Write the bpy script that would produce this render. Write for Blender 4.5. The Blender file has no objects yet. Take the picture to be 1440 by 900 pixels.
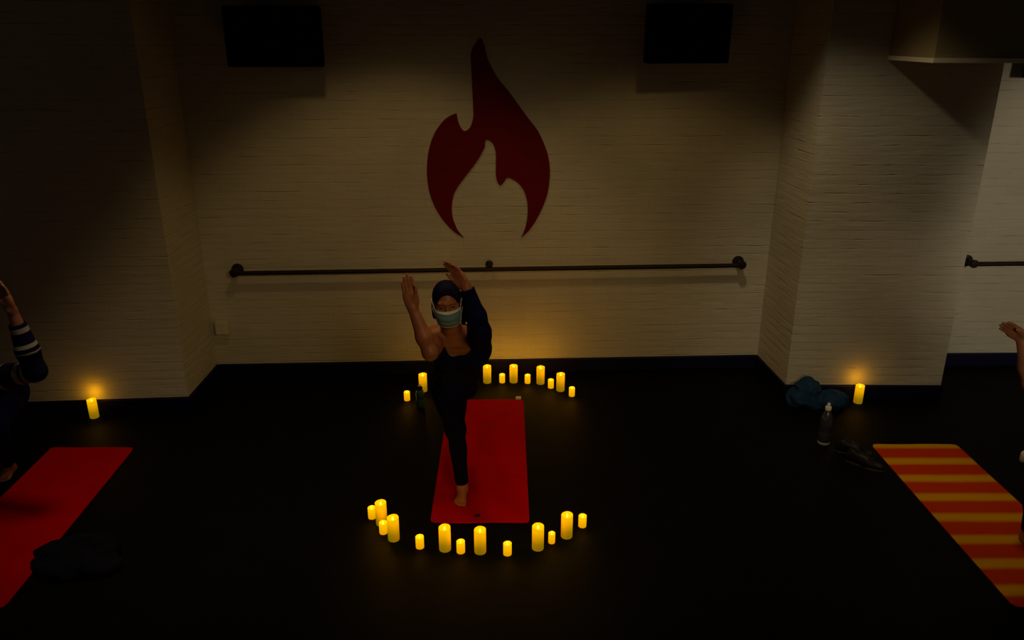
import bpy, bmesh, math, random
import numpy as np
from mathutils import Vector, Matrix, noise

random.seed(7)
scene = bpy.context.scene
C = scene.collection
PI = math.pi

# ---------------------------------------------------------------- camera
W, H = 1440, 900
FPX = 1124.0
PITCH = math.radians(19.7)
CAMH = 2.83
cam_d = bpy.data.cameras.new('camera')
cam = bpy.data.objects.new('camera', cam_d)
C.objects.link(cam)
cam.location = (0, 0, CAMH)
cam.rotation_euler = (PI / 2 - PITCH, 0, 0)
cam_d.sensor_fit = 'HORIZONTAL'
cam_d.sensor_width = 36.0
cam_d.lens = FPX / W * 36.0
cam_d.clip_start = 0.05
scene.camera = cam

CP, SP = math.cos(PITCH), math.sin(PITCH)


def ray(px, py):
    u = (px - 720) / FPX
    v = (py - 450) / FPX
    return Vector((u, CP - v * SP, -SP - v * CP))


def floor_pt(px, py, z=0.0):
    r = ray(px, py)
    t = (z - CAMH) / r.z
    return Vector((0, 0, CAMH)) + r * t


def at(px, py, d):
    r = ray(px, py)
    return Vector((0, 0, CAMH)) + r * (d / r.y)


def on_line(px, py, a, b):
    """point of the vertical plane through plan points a, b seen at a pixel"""
    r = ray(px, py)
    n = Vector((-(b[1] - a[1]), b[0] - a[0], 0))
    t = n.dot(Vector((a[0], a[1], 0))) / n.dot(Vector((r.x, r.y, 0)))
    return Vector((0, 0, CAMH)) + r * t


# ---------------------------------------------------------------- materials
def mat(name, col, rough=0.6, metal=0.0, spec=0.3, emit=None, estr=0.0):
    m = bpy.data.materials.new(name)
    m.use_nodes = True
    b = m.node_tree.nodes['Principled BSDF']
    b.inputs['Base Color'].default_value = (*col, 1)
    b.inputs['Roughness'].default_value = rough
    b.inputs['Metallic'].default_value = metal
    b.inputs['Specular IOR Level'].default_value = spec
    if emit:
        b.inputs['Emission Color'].default_value = (*emit, 1)
        b.inputs['Emission Strength'].default_value = estr
    return m


def N(m, t, **kw):
    n = m.node_tree.nodes.new(t)
    for k, v in kw.items():
        setattr(n, k, v)
    return n


def L(m, a, b):
    m.node_tree.links.new(a, b)


def math_node(m, op, a, b=None, clamp=False):
    n = N(m, 'ShaderNodeMath', operation=op)
    n.use_clamp = clamp
    for i, x in enumerate((a, b)):
        if x is None:
            continue
        if isinstance(x, (int, float)):
            n.inputs[i].default_value = x
        else:
            L(m, x, n.inputs[i])
    return n.outputs[0]


def noisy(m, c1, c2, scale=20.0, bump=0.0, bscale=60.0, bdist=0.004, detail=6.0):
    """colour wobble between two albedos and a fine bump"""
    b = m.node_tree.nodes['Principled BSDF']
    tc = N(m, 'ShaderNodeTexCoord')
    n = N(m, 'ShaderNodeTexNoise')
    n.inputs['Scale'].default_value = scale
    n.inputs['Detail'].default_value = detail
    L(m, tc.outputs['Object'], n.inputs['Vector'])
    r = N(m, 'ShaderNodeValToRGB')
    r.color_ramp.elements[0].position = 0.3
    r.color_ramp.elements[1].position = 0.7
    r.color_ramp.elements[0].color = (*c1, 1)
    r.color_ramp.elements[1].color = (*c2, 1)
    L(m, n.outputs['Fac'], r.inputs['Fac'])
    L(m, r.outputs['Color'], b.inputs['Base Color'])
    if bump:
        n2 = N(m, 'ShaderNodeTexNoise')
        n2.inputs['Scale'].default_value = bscale
        n2.inputs['Detail'].default_value = 4
        L(m, tc.outputs['Object'], n2.inputs['Vector'])
        bp = N(m, 'ShaderNodeBump')
        bp.inputs['Strength'].default_value = bump
        bp.inputs['Distance'].default_value = bdist
        L(m, n2.outputs['Fac'], bp.inputs['Height'])
        L(m, bp.outputs['Normal'], b.inputs['Normal'])
    return m


def brick_material():
    m = mat('white painted brick', (0.6, 0.6, 0.55), 0.55, spec=0.35)
    b = m.node_tree.nodes['Principled BSDF']
    g = N(m, 'ShaderNodeNewGeometry')
    sx = N(m, 'ShaderNodeSeparateXYZ')
    L(m, g.outputs['Position'], sx.inputs[0])
    u = math_node(m, 'ADD', sx.outputs['X'], sx.outputs['Y'])
    cb = N(m, 'ShaderNodeCombineXYZ')
    L(m, u, cb.inputs[0])
    L(m, sx.outputs['Z'], cb.inputs[1])
    # uneven courses
    nz = N(m, 'ShaderNodeTexNoise')
    nz.inputs['Scale'].default_value = 3.5
    nz.inputs['Detail'].default_value = 5
    L(m, g.outputs['Position'], nz.inputs['Vector'])
    sub = N(m, 'ShaderNodeVectorMath', operation='MULTIPLY_ADD')
    sub.inputs[1].default_value = (0.02, 0.022, 0)
    L(m, nz.outputs['Color'], sub.inputs[0])
    L(m, cb.outputs[0], sub.inputs[2])
    br = N(m, 'ShaderNodeTexBrick')
    br.inputs['Scale'].default_value = 1.0
    br.inputs['Brick Width'].default_value = 0.215
    br.inputs['Row Height'].default_value = 0.071
    br.inputs['Mortar Size'].default_value = 0.006
    br.inputs['Mortar Smooth'].default_value = 0.8
    br.inputs['Color1'].default_value = (0.60, 0.59, 0.53, 1)
    br.inputs['Color2'].default_value = (0.575, 0.565, 0.51, 1)
    br.inputs['Mortar'].default_value = (0.56, 0.55, 0.495, 1)
    L(m, sub.outputs[0], br.inputs['Vector'])
    # scuffs
    sn = N(m, 'ShaderNodeTexNoise')
    sn.inputs['Scale'].default_value = 1.4
    sn.inputs['Detail'].default_value = 8
    L(m, g.outputs['Position'], sn.inputs['Vector'])
    mx = N(m, 'ShaderNodeMix', data_type='RGBA', blend_type='MULTIPLY')
    mx.inputs[0].default_value = 0.35
    L(m, br.outputs['Color'], mx.inputs[6])
    L(m, sn.outputs['Fac'], mx.inputs[7])
    L(m, mx.outputs[2], b.inputs['Base Color'])
    # relief: joints, rough faces, some edges that stick out
    fn = N(m, 'ShaderNodeTexNoise')
    fn.inputs['Scale'].default_value = 14
    fn.inputs['Detail'].default_value = 7
    st = N(m, 'ShaderNodeVectorMath', operation='MULTIPLY')
    st.inputs[1].default_value = (0.3, 0.3, 1.8)
    L(m, g.outputs['Position'], st.inputs[0])
    L(m, st.outputs[0], fn.inputs['Vector'])
    # bed joints show in patches, head joints hardly at all (thick paint)
    sy = N(m, 'ShaderNodeSeparateXYZ')
    L(m, sub.outputs[0], sy.inputs[0])
    pp = math_node(m, 'PINGPONG', math_node(m, 'DIVIDE', sy.outputs['Y'], 0.071), 0.5)
    gr = N(m, 'ShaderNodeMapRange', interpolation_type='SMOOTHSTEP')
    gr.inputs['From Min'].default_value = 0.10
    gr.inputs['From Max'].default_value = 0.0
    L(m, pp, gr.inputs['Value'])
    pm = N(m, 'ShaderNodeTexNoise')
    pm.inputs['Scale'].default_value = 2.6
    pm.inputs['Detail'].default_value = 4
    ps = N(m, 'ShaderNodeVectorMath', operation='MULTIPLY')
    ps.inputs[1].default_value = (1.8, 1.8, 5.0)
    L(m, g.outputs['Position'], ps.inputs[0])
    L(m, ps.outputs[0], pm.inputs['Vector'])
    pk = N(m, 'ShaderNodeMapRange', interpolation_type='SMOOTHSTEP')
    pk.inputs['From Min'].default_value = 0.5
    pk.inputs['From Max'].default_value = 0.68
    L(m, pm.outputs['Fac'], pk.inputs['Value'])
    pk2 = math_node(m, 'ADD', math_node(m, 'MULTIPLY', pk.outputs[0], 0.62), 0.035)
    h0 = math_node(m, 'MULTIPLY', math_node(m, 'MULTIPLY', gr.outputs[0], pk2), -0.7)
    h1 = math_node(m, 'ADD', h0, math_node(m, 'MULTIPLY', br.outputs['Fac'], -0.06))
    h2 = math_node(m, 'MULTIPLY', fn.outputs['Fac'], 0.75)
    hh = math_node(m, 'ADD', h1, h2)
    bp = N(m, 'ShaderNodeBump')
    bp.inputs['Strength'].default_value = 0.75
    bp.inputs['Distance'].default_value = 0.012
    L(m, hh, bp.inputs['Height'])
    L(m, bp.outputs['Normal'], b.inputs['Normal'])
    return m


M = {}
M['brick'] = brick_material()
M['floor'] = noisy(mat('black rubber floor', (0.002, 0.002, 0.002), 0.6, spec=0.06),
                   (0.0011, 0.0011, 0.0014), (0.0022, 0.0020, 0.0021), 6, 0.25, 40, 0.002)
M['navy'] = noisy(mat('navy baseboard paint', (0.004, 0.004, 0.012), 0.55, spec=0.2),
                  (0.0010, 0.0010, 0.026), (0.0014, 0.0014, 0.034), 9)
M['ceiling'] = mat('dark ceiling', (0.02, 0.018, 0.015), 0.8)
M['plaster'] = noisy(mat('tan painted duct', (0.3, 0.26, 0.16), 0.6), (0.27, 0.23, 0.13), (0.32, 0.27, 0.16), 5)
M['trim'] = mat('pale trim', (0.8, 0.76, 0.66), 0.5)
M['red_paint'] = noisy(mat('dark red sign paint', (0.2, 0.004, 0.006), 0.6, spec=0.1),
                       (0.11, 0.0015, 0.003), (0.14, 0.002, 0.003), 4)
M['pink_edge'] = mat('pale pink cut edge', (0.42, 0.2, 0.16), 0.6)
M['iron'] = noisy(mat('black iron pipe', (0.012, 0.008, 0.008), 0.5, 0.0, 0.25), (0.010, 0.007, 0.007), (0.016, 0.010, 0.010), 30)
M['black'] = mat('black plastic', (0.002, 0.002, 0.03), 0.7, spec=0.04)
M['grille'] = mat('black grille', (0.0015, 0.0015, 0.022), 0.9, spec=0.03)
M['outlet'] = mat('white outlet box', (0.55, 0.53, 0.47), 0.5)
M['slot'] = mat('dark slot', (0.01, 0.01, 0.01), 0.6)
M['dark_skin'] = noisy(mat('dark brown skin', (0.16, 0.05, 0.03), 0.5, spec=0.35), (0.25, 0.088, 0.040), (0.30, 0.105, 0.048), 12, 0.1, 120, 0.001)
M['tan_skin'] = noisy(mat('light brown skin', (0.34, 0.14, 0.08), 0.5, spec=0.35), (0.31, 0.125, 0.07), (0.36, 0.15, 0.085), 12, 0.1, 120, 0.001)
M['navy_cloth'] = noisy(mat('navy stretch cloth', (0.006, 0.006, 0.02), 0.8, spec=0.06), (0.0016, 0.0016, 0.024), (0.0024, 0.0024, 0.034), 18, 0.3, 180, 0.001)
M['black_cloth'] = noisy(mat('black stretch cloth', (0.005, 0.005, 0.01), 0.85, spec=0.05), (0.0018, 0.0018, 0.020), (0.0026, 0.0026, 0.028), 18, 0.3, 180, 0.001)
M['hair'] = noisy(mat('black hair', (0.006, 0.005, 0.010), 0.7, spec=0.08), (0.0015, 0.0015, 0.014), (0.0035, 0.003, 0.024), 60, 0.8, 90, 0.006)
M['mask'] = noisy(mat('pale teal mask cloth', (0.3, 0.5, 0.5), 0.8), (0.10, 0.19, 0.24), (0.13, 0.23, 0.28), 8)
M['mask_edge'] = mat('white mask edge', (0.55, 0.60, 0.66), 0.8)
M['eye'] = mat('dark eye', (0.01, 0.006, 0.005), 0.3)
M['lip'] = mat('lip', (0.2, 0.05, 0.04), 0.5)
M['mat_red'] = noisy(mat('red yoga mat foam', (0.4, 0.0, 0.0), 0.8, spec=0.02), (0.36, 0.0, 0.0), (0.43, 0.001, 0.0), 5, 0.2, 260, 0.001)
M['mat_under'] = mat('black mat underside', (0.008, 0.006, 0.006), 0.8)
M['logo'] = mat('dark logo print', (0.05, 0.004, 0.004), 0.7)
M['tag'] = mat('pale mat tag', (0.5, 0.42, 0.35), 0.6)
M['blue_cloth'] = noisy(mat('blue jacket cloth', (0.010, 0.035, 0.10), 0.8, spec=0.1), (0.008, 0.028, 0.085), (0.014, 0.045, 0.12), 10, 0.3, 90, 0.002)
M['dark_cloth'] = noisy(mat('dark navy sweatshirt cloth', (0.004, 0.005, 0.012), 0.85, spec=0.08), (0.003, 0.004, 0.010), (0.005, 0.006, 0.014), 10, 0.3, 90, 0.002)
M['shoe'] = mat('black shoe', (0.004, 0.004, 0.006), 0.5, spec=0.2)
M['sole'] = mat('dark grey sole', (0.016, 0.016, 0.017), 0.6)
M['white_plastic'] = mat('white plastic', (0.6, 0.58, 0.55), 0.4)
M['teal_bottle'] = mat('dark teal plastic', (0.025, 0.075, 0.075), 0.25, spec=0.5)
M['clear_bottle'] = mat('smoky bottle plastic', (0.03, 0.03, 0.05), 0.2, spec=0.5)
M['base_glint'] = mat('painted base glint', (0.30, 0.28, 0.22), 0.35)  # lit ring at the bottle's foot, highlight painted as pale colour
M['steel'] = mat('steel', (0.45, 0.45, 0.45), 0.3, 1.0)

# striped mat: orange red with yellow bands across
ms = mat('orange and yellow striped mat foam', (0.5, 0.05, 0.0), 0.8, spec=0.02)
_b = ms.node_tree.nodes['Principled BSDF']
_tc = N(ms, 'ShaderNodeTexCoord')
_sx = N(ms, 'ShaderNodeSeparateXYZ')
L(ms, _tc.outputs['Object'], _sx.inputs[0])
_nz = N(ms, 'ShaderNodeTexNoise'); _nz.inputs['Scale'].default_value = 4
L(ms, _tc.outputs['Object'], _nz.inputs['Vector'])
_y = math_node(ms, 'MULTIPLY_ADD', _nz.outputs['Fac'], 0.015)
L(ms, _sx.outputs['Y'], _y.node.inputs[2])
_ph = math_node(ms, 'MULTIPLY', _y, 2 * PI / 0.2305)
_cs = math_node(ms, 'COSINE', _ph)
_mr = N(ms, 'ShaderNodeMapRange', interpolation_type='SMOOTHSTEP')
_mr.inputs['From Min'].default_value = -0.2
_mr.inputs['From Max'].default_value = 1.0
L(ms, _cs, _mr.inputs['Value'])
_mx = N(ms, 'ShaderNodeMix', data_type='RGBA')
_mx.inputs[6].default_value = (0.45, 0.032, 0.0, 1)
_mx.inputs[7].default_value = (0.55, 0.26, 0.0, 1)
L(ms, _mr.outputs[0], _mx.inputs[0])
L(ms, _mx.outputs[2], _b.inputs['Base Color'])
M['mat_stripe'] = ms

# striped sleeve cloth: white bands where the stripe coordinate says so
mt = mat('navy cloth with white bands', (0.006, 0.006, 0.02), 0.8, spec=0.15)
_b = mt.node_tree.nodes['Principled BSDF']
_at = N(mt, 'ShaderNodeAttribute', attribute_name='stripe')
_mx = N(mt, 'ShaderNodeMix', data_type='RGBA')
_mx.inputs[6].default_value = (0.002, 0.002, 0.035, 1)
_mx.inputs[7].default_value = (0.30, 0.30, 0.27, 1)
_gt = N(mt, 'ShaderNodeMapRange')
_gt.inputs['From Min'].default_value = 0.4
_gt.inputs['From Max'].default_value = 0.6
L(mt, _at.outputs['Fac'], _gt.inputs['Value'])
L(mt, _gt.outputs[0], _mx.inputs[0])
L(mt, _mx.outputs[2], _b.inputs['Base Color'])
M['stripe_cloth'] = mt


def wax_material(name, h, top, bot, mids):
    """wax with its inner glow painted into the emission, fading down the body"""
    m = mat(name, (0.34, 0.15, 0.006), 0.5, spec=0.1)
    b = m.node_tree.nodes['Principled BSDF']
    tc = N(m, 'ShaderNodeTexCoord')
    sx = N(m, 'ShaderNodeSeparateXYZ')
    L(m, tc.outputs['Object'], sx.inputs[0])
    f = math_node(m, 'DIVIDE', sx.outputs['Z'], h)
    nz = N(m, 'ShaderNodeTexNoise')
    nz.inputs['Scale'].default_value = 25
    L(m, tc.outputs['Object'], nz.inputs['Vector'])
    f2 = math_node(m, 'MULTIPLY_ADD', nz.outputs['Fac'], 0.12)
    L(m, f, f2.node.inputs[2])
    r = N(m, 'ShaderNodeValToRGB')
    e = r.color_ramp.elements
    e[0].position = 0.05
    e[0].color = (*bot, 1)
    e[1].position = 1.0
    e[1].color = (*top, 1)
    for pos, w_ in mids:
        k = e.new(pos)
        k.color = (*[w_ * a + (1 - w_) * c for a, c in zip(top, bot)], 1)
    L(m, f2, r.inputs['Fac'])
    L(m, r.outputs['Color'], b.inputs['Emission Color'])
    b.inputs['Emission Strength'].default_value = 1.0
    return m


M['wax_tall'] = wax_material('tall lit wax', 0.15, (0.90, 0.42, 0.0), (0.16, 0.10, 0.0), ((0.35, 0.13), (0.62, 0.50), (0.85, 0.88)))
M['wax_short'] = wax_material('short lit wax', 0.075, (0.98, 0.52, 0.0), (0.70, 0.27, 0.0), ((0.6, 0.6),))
M['flame'] = mat('lit flame tip', (1, 0.8, 0.3), 0.5, emit=(1.0, 0.93, 0.10), estr=1.2)


# ---------------------------------------------------------------- helpers
def link(name, me, material=None, parent=None, loc=None):
    o = bpy.data.objects.new(name, me)
    C.objects.link(o)
    if material is not None:
        for mm in (material if isinstance(material, (list, tuple)) else [material]):
            me.materials.append(mm)
    if loc is not None:
        o.location = loc
    if parent is not None:
        o.parent = parent
    return o


def bm_obj(name, bm, material=None, parent=None, loc=None, smooth=False, auto=None):
    me = bpy.data.meshes.new(name)
    bmesh.ops.recalc_face_normals(bm, faces=bm.faces[:])
    bm.to_mesh(me)
    bm.free()
    if smooth:
        me.polygons.foreach_set('use_smooth', [True] * len(me.polygons))
        if auto:
            me.set_sharp_from_angle(angle=math.radians(auto))
    return link(name, me, material, parent, loc)


def tag(o, label, cat, group=None, kind=None):
    o['label'] = label
    o['category'] = cat
    if group:
        o['group'] = group
    if kind:
        o['kind'] = kind
    return o


def structure(o):
    o['kind'] = 'structure'
    return o


def add_box(bm, lo, hi, bev=0.0, mi=0, mx=None):
    r = bmesh.ops.create_cube(bm, size=1.0)
    vs = r['verts']
    for v in vs:
        v.co = Vector(((lo[i] + hi[i]) / 2 + v.co[i] * (hi[i] - lo[i]) for i in range(3)))
    fs = list({f for v in vs for f in v.link_faces})
    if bev:
        es = list({e for v in vs for e in v.link_edges})
        g = bmesh.ops.bevel(bm, geom=es, offset=bev, segments=2, affect='EDGES', profile=0.7)
        fs = list({f for f in g['faces']} | {f for f in fs if f.is_valid})
        vs = list({v for f in fs for v in f.verts})
    for f in fs:
        f.material_index = mi
    if mx is not None:
        for v in vs:
            v.co = mx @ v.co
    return vs


def add_tube(bm, pts, rads, n=10, caps=True, mi=0):
    pts = [Vector(p) for p in pts]
    if not isinstance(rads, (list, tuple)):
        rads = [rads] * len(pts)
    rings = []
    t0 = (pts[1] - pts[0]).normalized()
    ref = Vector((0, 0, 1)) if abs(t0.z) < 0.9 else Vector((1, 0, 0))
    s = t0.cross(ref).normalized()
    for i, p in enumerate(pts):
        if i == 0:
            t = pts[1] - pts[0]
        elif i == len(pts) - 1:
            t = pts[-1] - pts[-2]
        else:
            t = pts[i + 1] - pts[i - 1]
        t.normalize()
        s = (s - t * s.dot(t)).normalized()
        b = t.cross(s)
        rings.append([bm.verts.new(p + (s * math.cos(a) + b * math.sin(a)) * rads[i])
                      for a in [2 * PI * k / n for k in range(n)]])
    for a, b in zip(rings, rings[1:]):
        for k in range(n):
            f = bm.faces.new((a[k], a[(k + 1) % n], b[(k + 1) % n], b[k]))
            f.material_index = mi
    if caps:
        bm.faces.new(rings[0][::-1]).material_index = mi
        bm.faces.new(rings[-1]).material_index = mi


def add_lathe(bm, prof, n=24, mx=None, warp=None, mi=0):
    rings = []
    for (r, z) in prof:
        if r < 1e-5:
            rings.append([bm.verts.new((0, 0, z))])
        else:
            rings.append([bm.verts.new((r * math.cos(2 * PI * k / n), r * math.sin(2 * PI * k / n), z)) for k in range(n)])
    for a, b in zip(rings, rings[1:]):
        for k in range(n):
            k2 = (k + 1) % n
            if len(a) == 1 and len(b) == 1:
                continue
            if len(a) == 1:
                f = bm.faces.new((a[0], b[k2], b[k]))
            elif len(b) == 1:
                f = bm.faces.new((a[k], a[k2], b[0]))
            else:
                f = bm.faces.new((a[k], a[k2], b[k2], b[k]))
            f.material_index = mi
    for r in rings:
        for v in r:
            if warp:
                v.co = warp(v.co.copy())
            if mx is not None:
                v.co = mx @ v.co


def add_prism(bm, plan, z0, z1):
    lo = [bm.verts.new((x, y, z0)) for x, y in plan]
    hi = [bm.verts.new((x, y, z1)) for x, y in plan]
    n = len(plan)
    bm.faces.new(lo[::-1])
    bm.faces.new(hi)
    for i in range(n):
        j = (i + 1) % n
        bm.faces.new((lo[i], lo[j], hi[j], hi[i]))


# ---------------------------------------------------------------- room
ZB = 0.12                                    # top of the navy baseboard
TOP = 3.95


def wall_px(px, py):
    p = floor_pt(px, py, ZB)
    return (p.x, p.y)


LA, LB = wall_px(0, 566), wall_px(265, 557.5)       # left pier front
BA, BM_, BB = wall_px(305, 512), wall_px(700, 504.5), wall_px(1065, 498.5)
RA, RB = wall_px(1105, 540.5), wall_px(1323, 541.5)  # right pier front
EA = wall_px(1440, 496)


def ext(a, b, x):
    t = (x - a[0]) / (b[0] - a[0])
    return (x, a[1] + (b[1] - a[1]) * t)


LA2 = ext(LB, LA, -5.6)
BL = ext(BA, BB, -5.6)
ER = (5.6, EA[1] + 0.02)
bm = bmesh.new()
bmesh.ops.create_grid(bm, x_segments=1, y_segments=1, size=1)
for v in bm.verts:
    v.co = Vector((v.co.x * 5.6, 3.55 + v.co.y * 3.65, 0))
g = bmesh.ops.extrude_face_region(bm, geom=bm.faces[:])
for v in [x for x in g['geom'] if isinstance(x, bmesh.types.BMVert)]:
    v.co.z -= 0.1
structure(bm_obj('floor', bm, M['floor']))

bm = bmesh.new()
add_prism(bm, [BL, BA, BB, (RB[0] + 0.02, EA[1] - 0.01), ER, (5.6, 7.1), (-5.6, 7.1)], 0, TOP)
structure(bm_obj('wall_back', bm, M['brick']))
bm = bmesh.new()
add_prism(bm, [LA2, LB, (BA[0], BA[1] - 0.002), (BL[0], BL[1] - 0.002)], 0, TOP)
structure(bm_obj('wall_left', bm, M['brick']))
bm = bmesh.new()
add_prism(bm, [RA, RB, (RB[0] + 0.02, EA[1] - 0.014), (BB[0], BB[1] - 0.002)], 0, TOP)
structure(bm_obj('wall_right', bm, M['brick']))
bm = bmesh.new()
add_box(bm, (-5.6, -0.1, TOP), (5.6, 7.1, TOP + 0.12))
structure(bm_obj('ceiling', bm, M['ceiling']))


def baseboard(name, pts):
    """a board along a run of plan points with a small rounded top edge"""
    bm = bmesh.new()
    th = 0.014
    prof = [(0, 0), (-th, 0), (-th, ZB - 0.012), (-th * 0.7, ZB - 0.004), (-th * 0.25, ZB), (0, ZB)]
    off = []
    for i, p in enumerate(pts):
        p = Vector(p)
        ns = []
        if i > 0:
            d = (p - Vector(pts[i - 1])).normalized()
            ns.append(Vector((-d.y, d.x)))
        if i < len(pts) - 1:
            d = (Vector(pts[i + 1]) - p).normalized()
            ns.append(Vector((-d.y, d.x)))
        n = sum(ns, Vector((0, 0))).normalized()
        n = n / max(0.3, n.dot(ns[0]))
        off.append(n)
    rings = []
    for p, n in zip(pts, off):
        rings.append([bm.verts.new((p[0] + n.x * a, p[1] + n.y * a, z)) for a, z in prof])
    for a, b in zip(rings, rings[1:]):
        for k in range(len(prof)):
            j = (k + 1) % len(prof)
            bm.faces.new((a[k], a[j], b[j], b[k]))
    bm.faces.new(rings[0][::-1])
    bm.faces.new(rings[-1])
    return structure(bm_obj(name, bm, M['navy']))


baseboard('baseboard_left', [LA2, LB, BA])
baseboard('baseboard_back', [(BA[0] + 0.016, BA[1]), (BB[0] - 0.016, BB[1])])
baseboard('baseboard_right', [BB, RA, RB, (RB[0] + 0.02, EA[1] - 0.02)])
baseboard('baseboard_far_right', [(RB[0] + 0.04, EA[1] - 0.01), ER])

# duct boxed in along the top of the right pier, with a pale bottom lip
DX0, DY0, DZ = 2.69, RA[1] - 0.64, 2.655
bm = bmesh.new()
add_box(bm, (DX0, DY0, DZ + 0.03), (5.5, RA[1] - 0.002, TOP - 0.01), 0.006)
duct = bm_obj('ceiling_duct', bm, M['plaster'])
tag(duct, 'boxed duct with pale bottom lip along top of right brick pier', 'duct')
bm = bmesh.new()
add_box(bm, (DX0 - 0.012, DY0 - 0.02, DZ), (5.5, RA[1] - 0.004, DZ + 0.03), 0.004)
bm_obj('lip', bm, M['trim'], duct)


# ---------------------------------------------------------------- flame emblem on the wall
def catmull(pts, n=6):
    out = []
    for i in range(len(pts) - 1):
        p0 = Vector(pts[max(i - 1, 0)]); p1 = Vector(pts[i]); p2 = Vector(pts[i + 1]); p3 = Vector(pts[min(i + 2, len(pts) - 1)])
        for k in range(n):
            t = k / n
            out.append(0.5 * ((2 * p1) + (-p0 + p2) * t + (2 * p0 - 5 * p1 + 4 * p2 - p3) * t * t + (-p0 + 3 * p1 - 3 * p2 + p3) * t ** 3))
    return out


runs = [
    [(290, 40), (303, 72), (314, 118), (335, 165), (365, 215), (410, 270), (450, 325), (490, 380), (525, 425), (550, 475), (570, 530), (579, 590), (577, 645), (568, 700), (548, 755), (520, 810), (490, 852), (458, 880)],
    [(458, 880), (474, 845), (484, 800), (486, 745), (475, 695), (455, 660), (430, 638), (404, 627)],
    [(404, 627), (394, 634), (384, 650), (370, 660), (358, 645), (352, 615), (352, 570), (352, 530), (345, 497), (332, 476), (315, 468)],
    [(315, 468), (307, 474), (305, 497), (294, 522), (275, 555), (250, 590), (215, 635), (190, 670), (175, 700), (167, 740), (168, 785), (178, 820), (195, 855), (218, 880)],
    [(218, 880), (185, 862), (150, 830), (115, 785), (88, 735), (70, 680), (62, 620), (62, 575), (68, 520), (80, 475), (100, 430), (130, 390), (158, 368), (186, 357)],
    [(186, 357), (190, 382), (198, 405), (210, 425), (222, 432), (238, 423), (250, 402), (257, 370), (256, 330), (254, 280), (251, 220), (248, 150), (248, 105), (262, 70), (280, 46), (290, 40)],
]
out2d = []
for r in runs:
    out2d += catmull(r, 5)
wp = [on_line(580 + p.x / 3.0, 40 + p.y / 3.0, BA, BB) for p in out2d]
wd = Vector((BB[0] - BA[0], BB[1] - BA[1], 0)).normalized()
wn = Vector((wd.y, -wd.x, 0))                 # out of the wall, towards the room
bm = bmesh.new()
fr = [bm.verts.new(p + wn * 0.016) for p in wp]
bk = [bm.verts.new(p + wn * 0.002) for p in wp]
es = []
for i in range(len(fr)):
    j = (i + 1) % len(fr)
    es.append(bm.edges.new((fr[i], fr[j])))
    f = bm.faces.new((fr[i], fr[j], bk[j], bk[i]))
    f.material_index = 1
tri = bmesh.ops.triangle_fill(bm, edges=es, use_beauty=True)
emb = bm_obj('flame_emblem', bm, [M['red_paint'], M['pink_edge']])
tag(emb, 'large dark red flame emblem fixed on the white brick wall', 'wall emblem')


# ---------------------------------------------------------------- barres
def barre(name, pa, pb, label, mid=None, a=BA, b=BB):
    dn = Vector((b[0] - a[0], b[1] - a[1], 0)).normalized()
    n = Vector((dn.y, -dn.x, 0))
    off = 0.10
    A = on_line(pa[0], pa[1], a, b)
    B = on_line(pb[0], pb[1], a, b)
    base = Vector(((A.x + B.x) / 2, (A.y + B.y) / 2, 0))
    root = bpy.data.objects.new(name, None)
    C.objects.link(root)
    root.location = Vector(((A.x + B.x) / 2, (A.y + B.y) / 2, A.z))
    tag(root, label, 'barre', 'pipe barres on the brick wall')
    o = root.location
    dz = Vector((0, 0, -0.008))                      # rail hangs a little under the flange centres
    d = (B - A).normalized()
    bm = bmesh.new()
    R = 0.019
    add_tube(bm, [A + n * off + dz * 0.2 + d * 0.0 - o, A + n * off + dz + d * 0.06 - o, B + n * off + dz - d * 0.06 - o, B + n * off + dz * 0.2 - o], R, 14)
    bm_obj('rail', bm, M['iron'], root, smooth=True, auto=50)
    for P, s in ((A, 1), (B, -1)):
        bm = bmesh.new()
        q = n.to_track_quat('Z', 'Y').to_matrix().to_4x4()
        mx = Matrix.Translation(P - o) @ q
        add_lathe(bm, [(0, 0.002), (0.05, 0.002), (0.05, 0.012), (0.030, 0.018), (0.026, 0.032), (0.026, 0.1), (0.034, 0.104), (0.037, 0.122), (0.030, 0.136), (0.0, 0.140)], 20, mx)
        for k in range(4):
            aa = PI / 4 + k * PI / 2
            m2 = mx @ Matrix.Translation((0.040 * math.cos(aa), 0.040 * math.sin(aa), 0.011))
            add_lathe(bm, [(0.0055, 0), (0.0055, 0.004), (0, 0.0055)], 8, m2)
        bm_obj('flange', bm, M['iron'], root, smooth=True, auto=40)
    if mid:
        P = on_line(mid[0], mid[1], a, b)
        bm = bmesh.new()
        q = n.to_track_quat('Z', 'Y').to_matrix().to_4x4()
        mx = Matrix.Translation(P - o) @ q
        add_lathe(bm, [(0, 0.002), (0.032, 0.002), (0.032, 0.010), (0.013, 0.016), (0.013, 0.075), (0.026, 0.082), (0.026, 0.10), (0, 0.104)], 18, mx)
        add_tube(bm, [P + n * 0.088 - o, P + n * off + Vector((0, 0, -0.03)) - o, P + n * off + dz + Vector((0, 0, -0.024)) - o], [0.014, 0.014, 0.016], 10)
        bm_obj('bracket', bm, M['iron'], root, smooth=True, auto=40)
    return root


barre('wall_barre', (334.5, 378.5), (1037.5, 367.5), 'long black pipe barre on the wall under the red flame', (688, 371))
barre('wall_barre', (1359, 366), (1690, 362), 'short visible length of black barre right of the brick pier', None,
      (RB[0] + 0.02, EA[1] - 0.01), ER)


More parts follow.
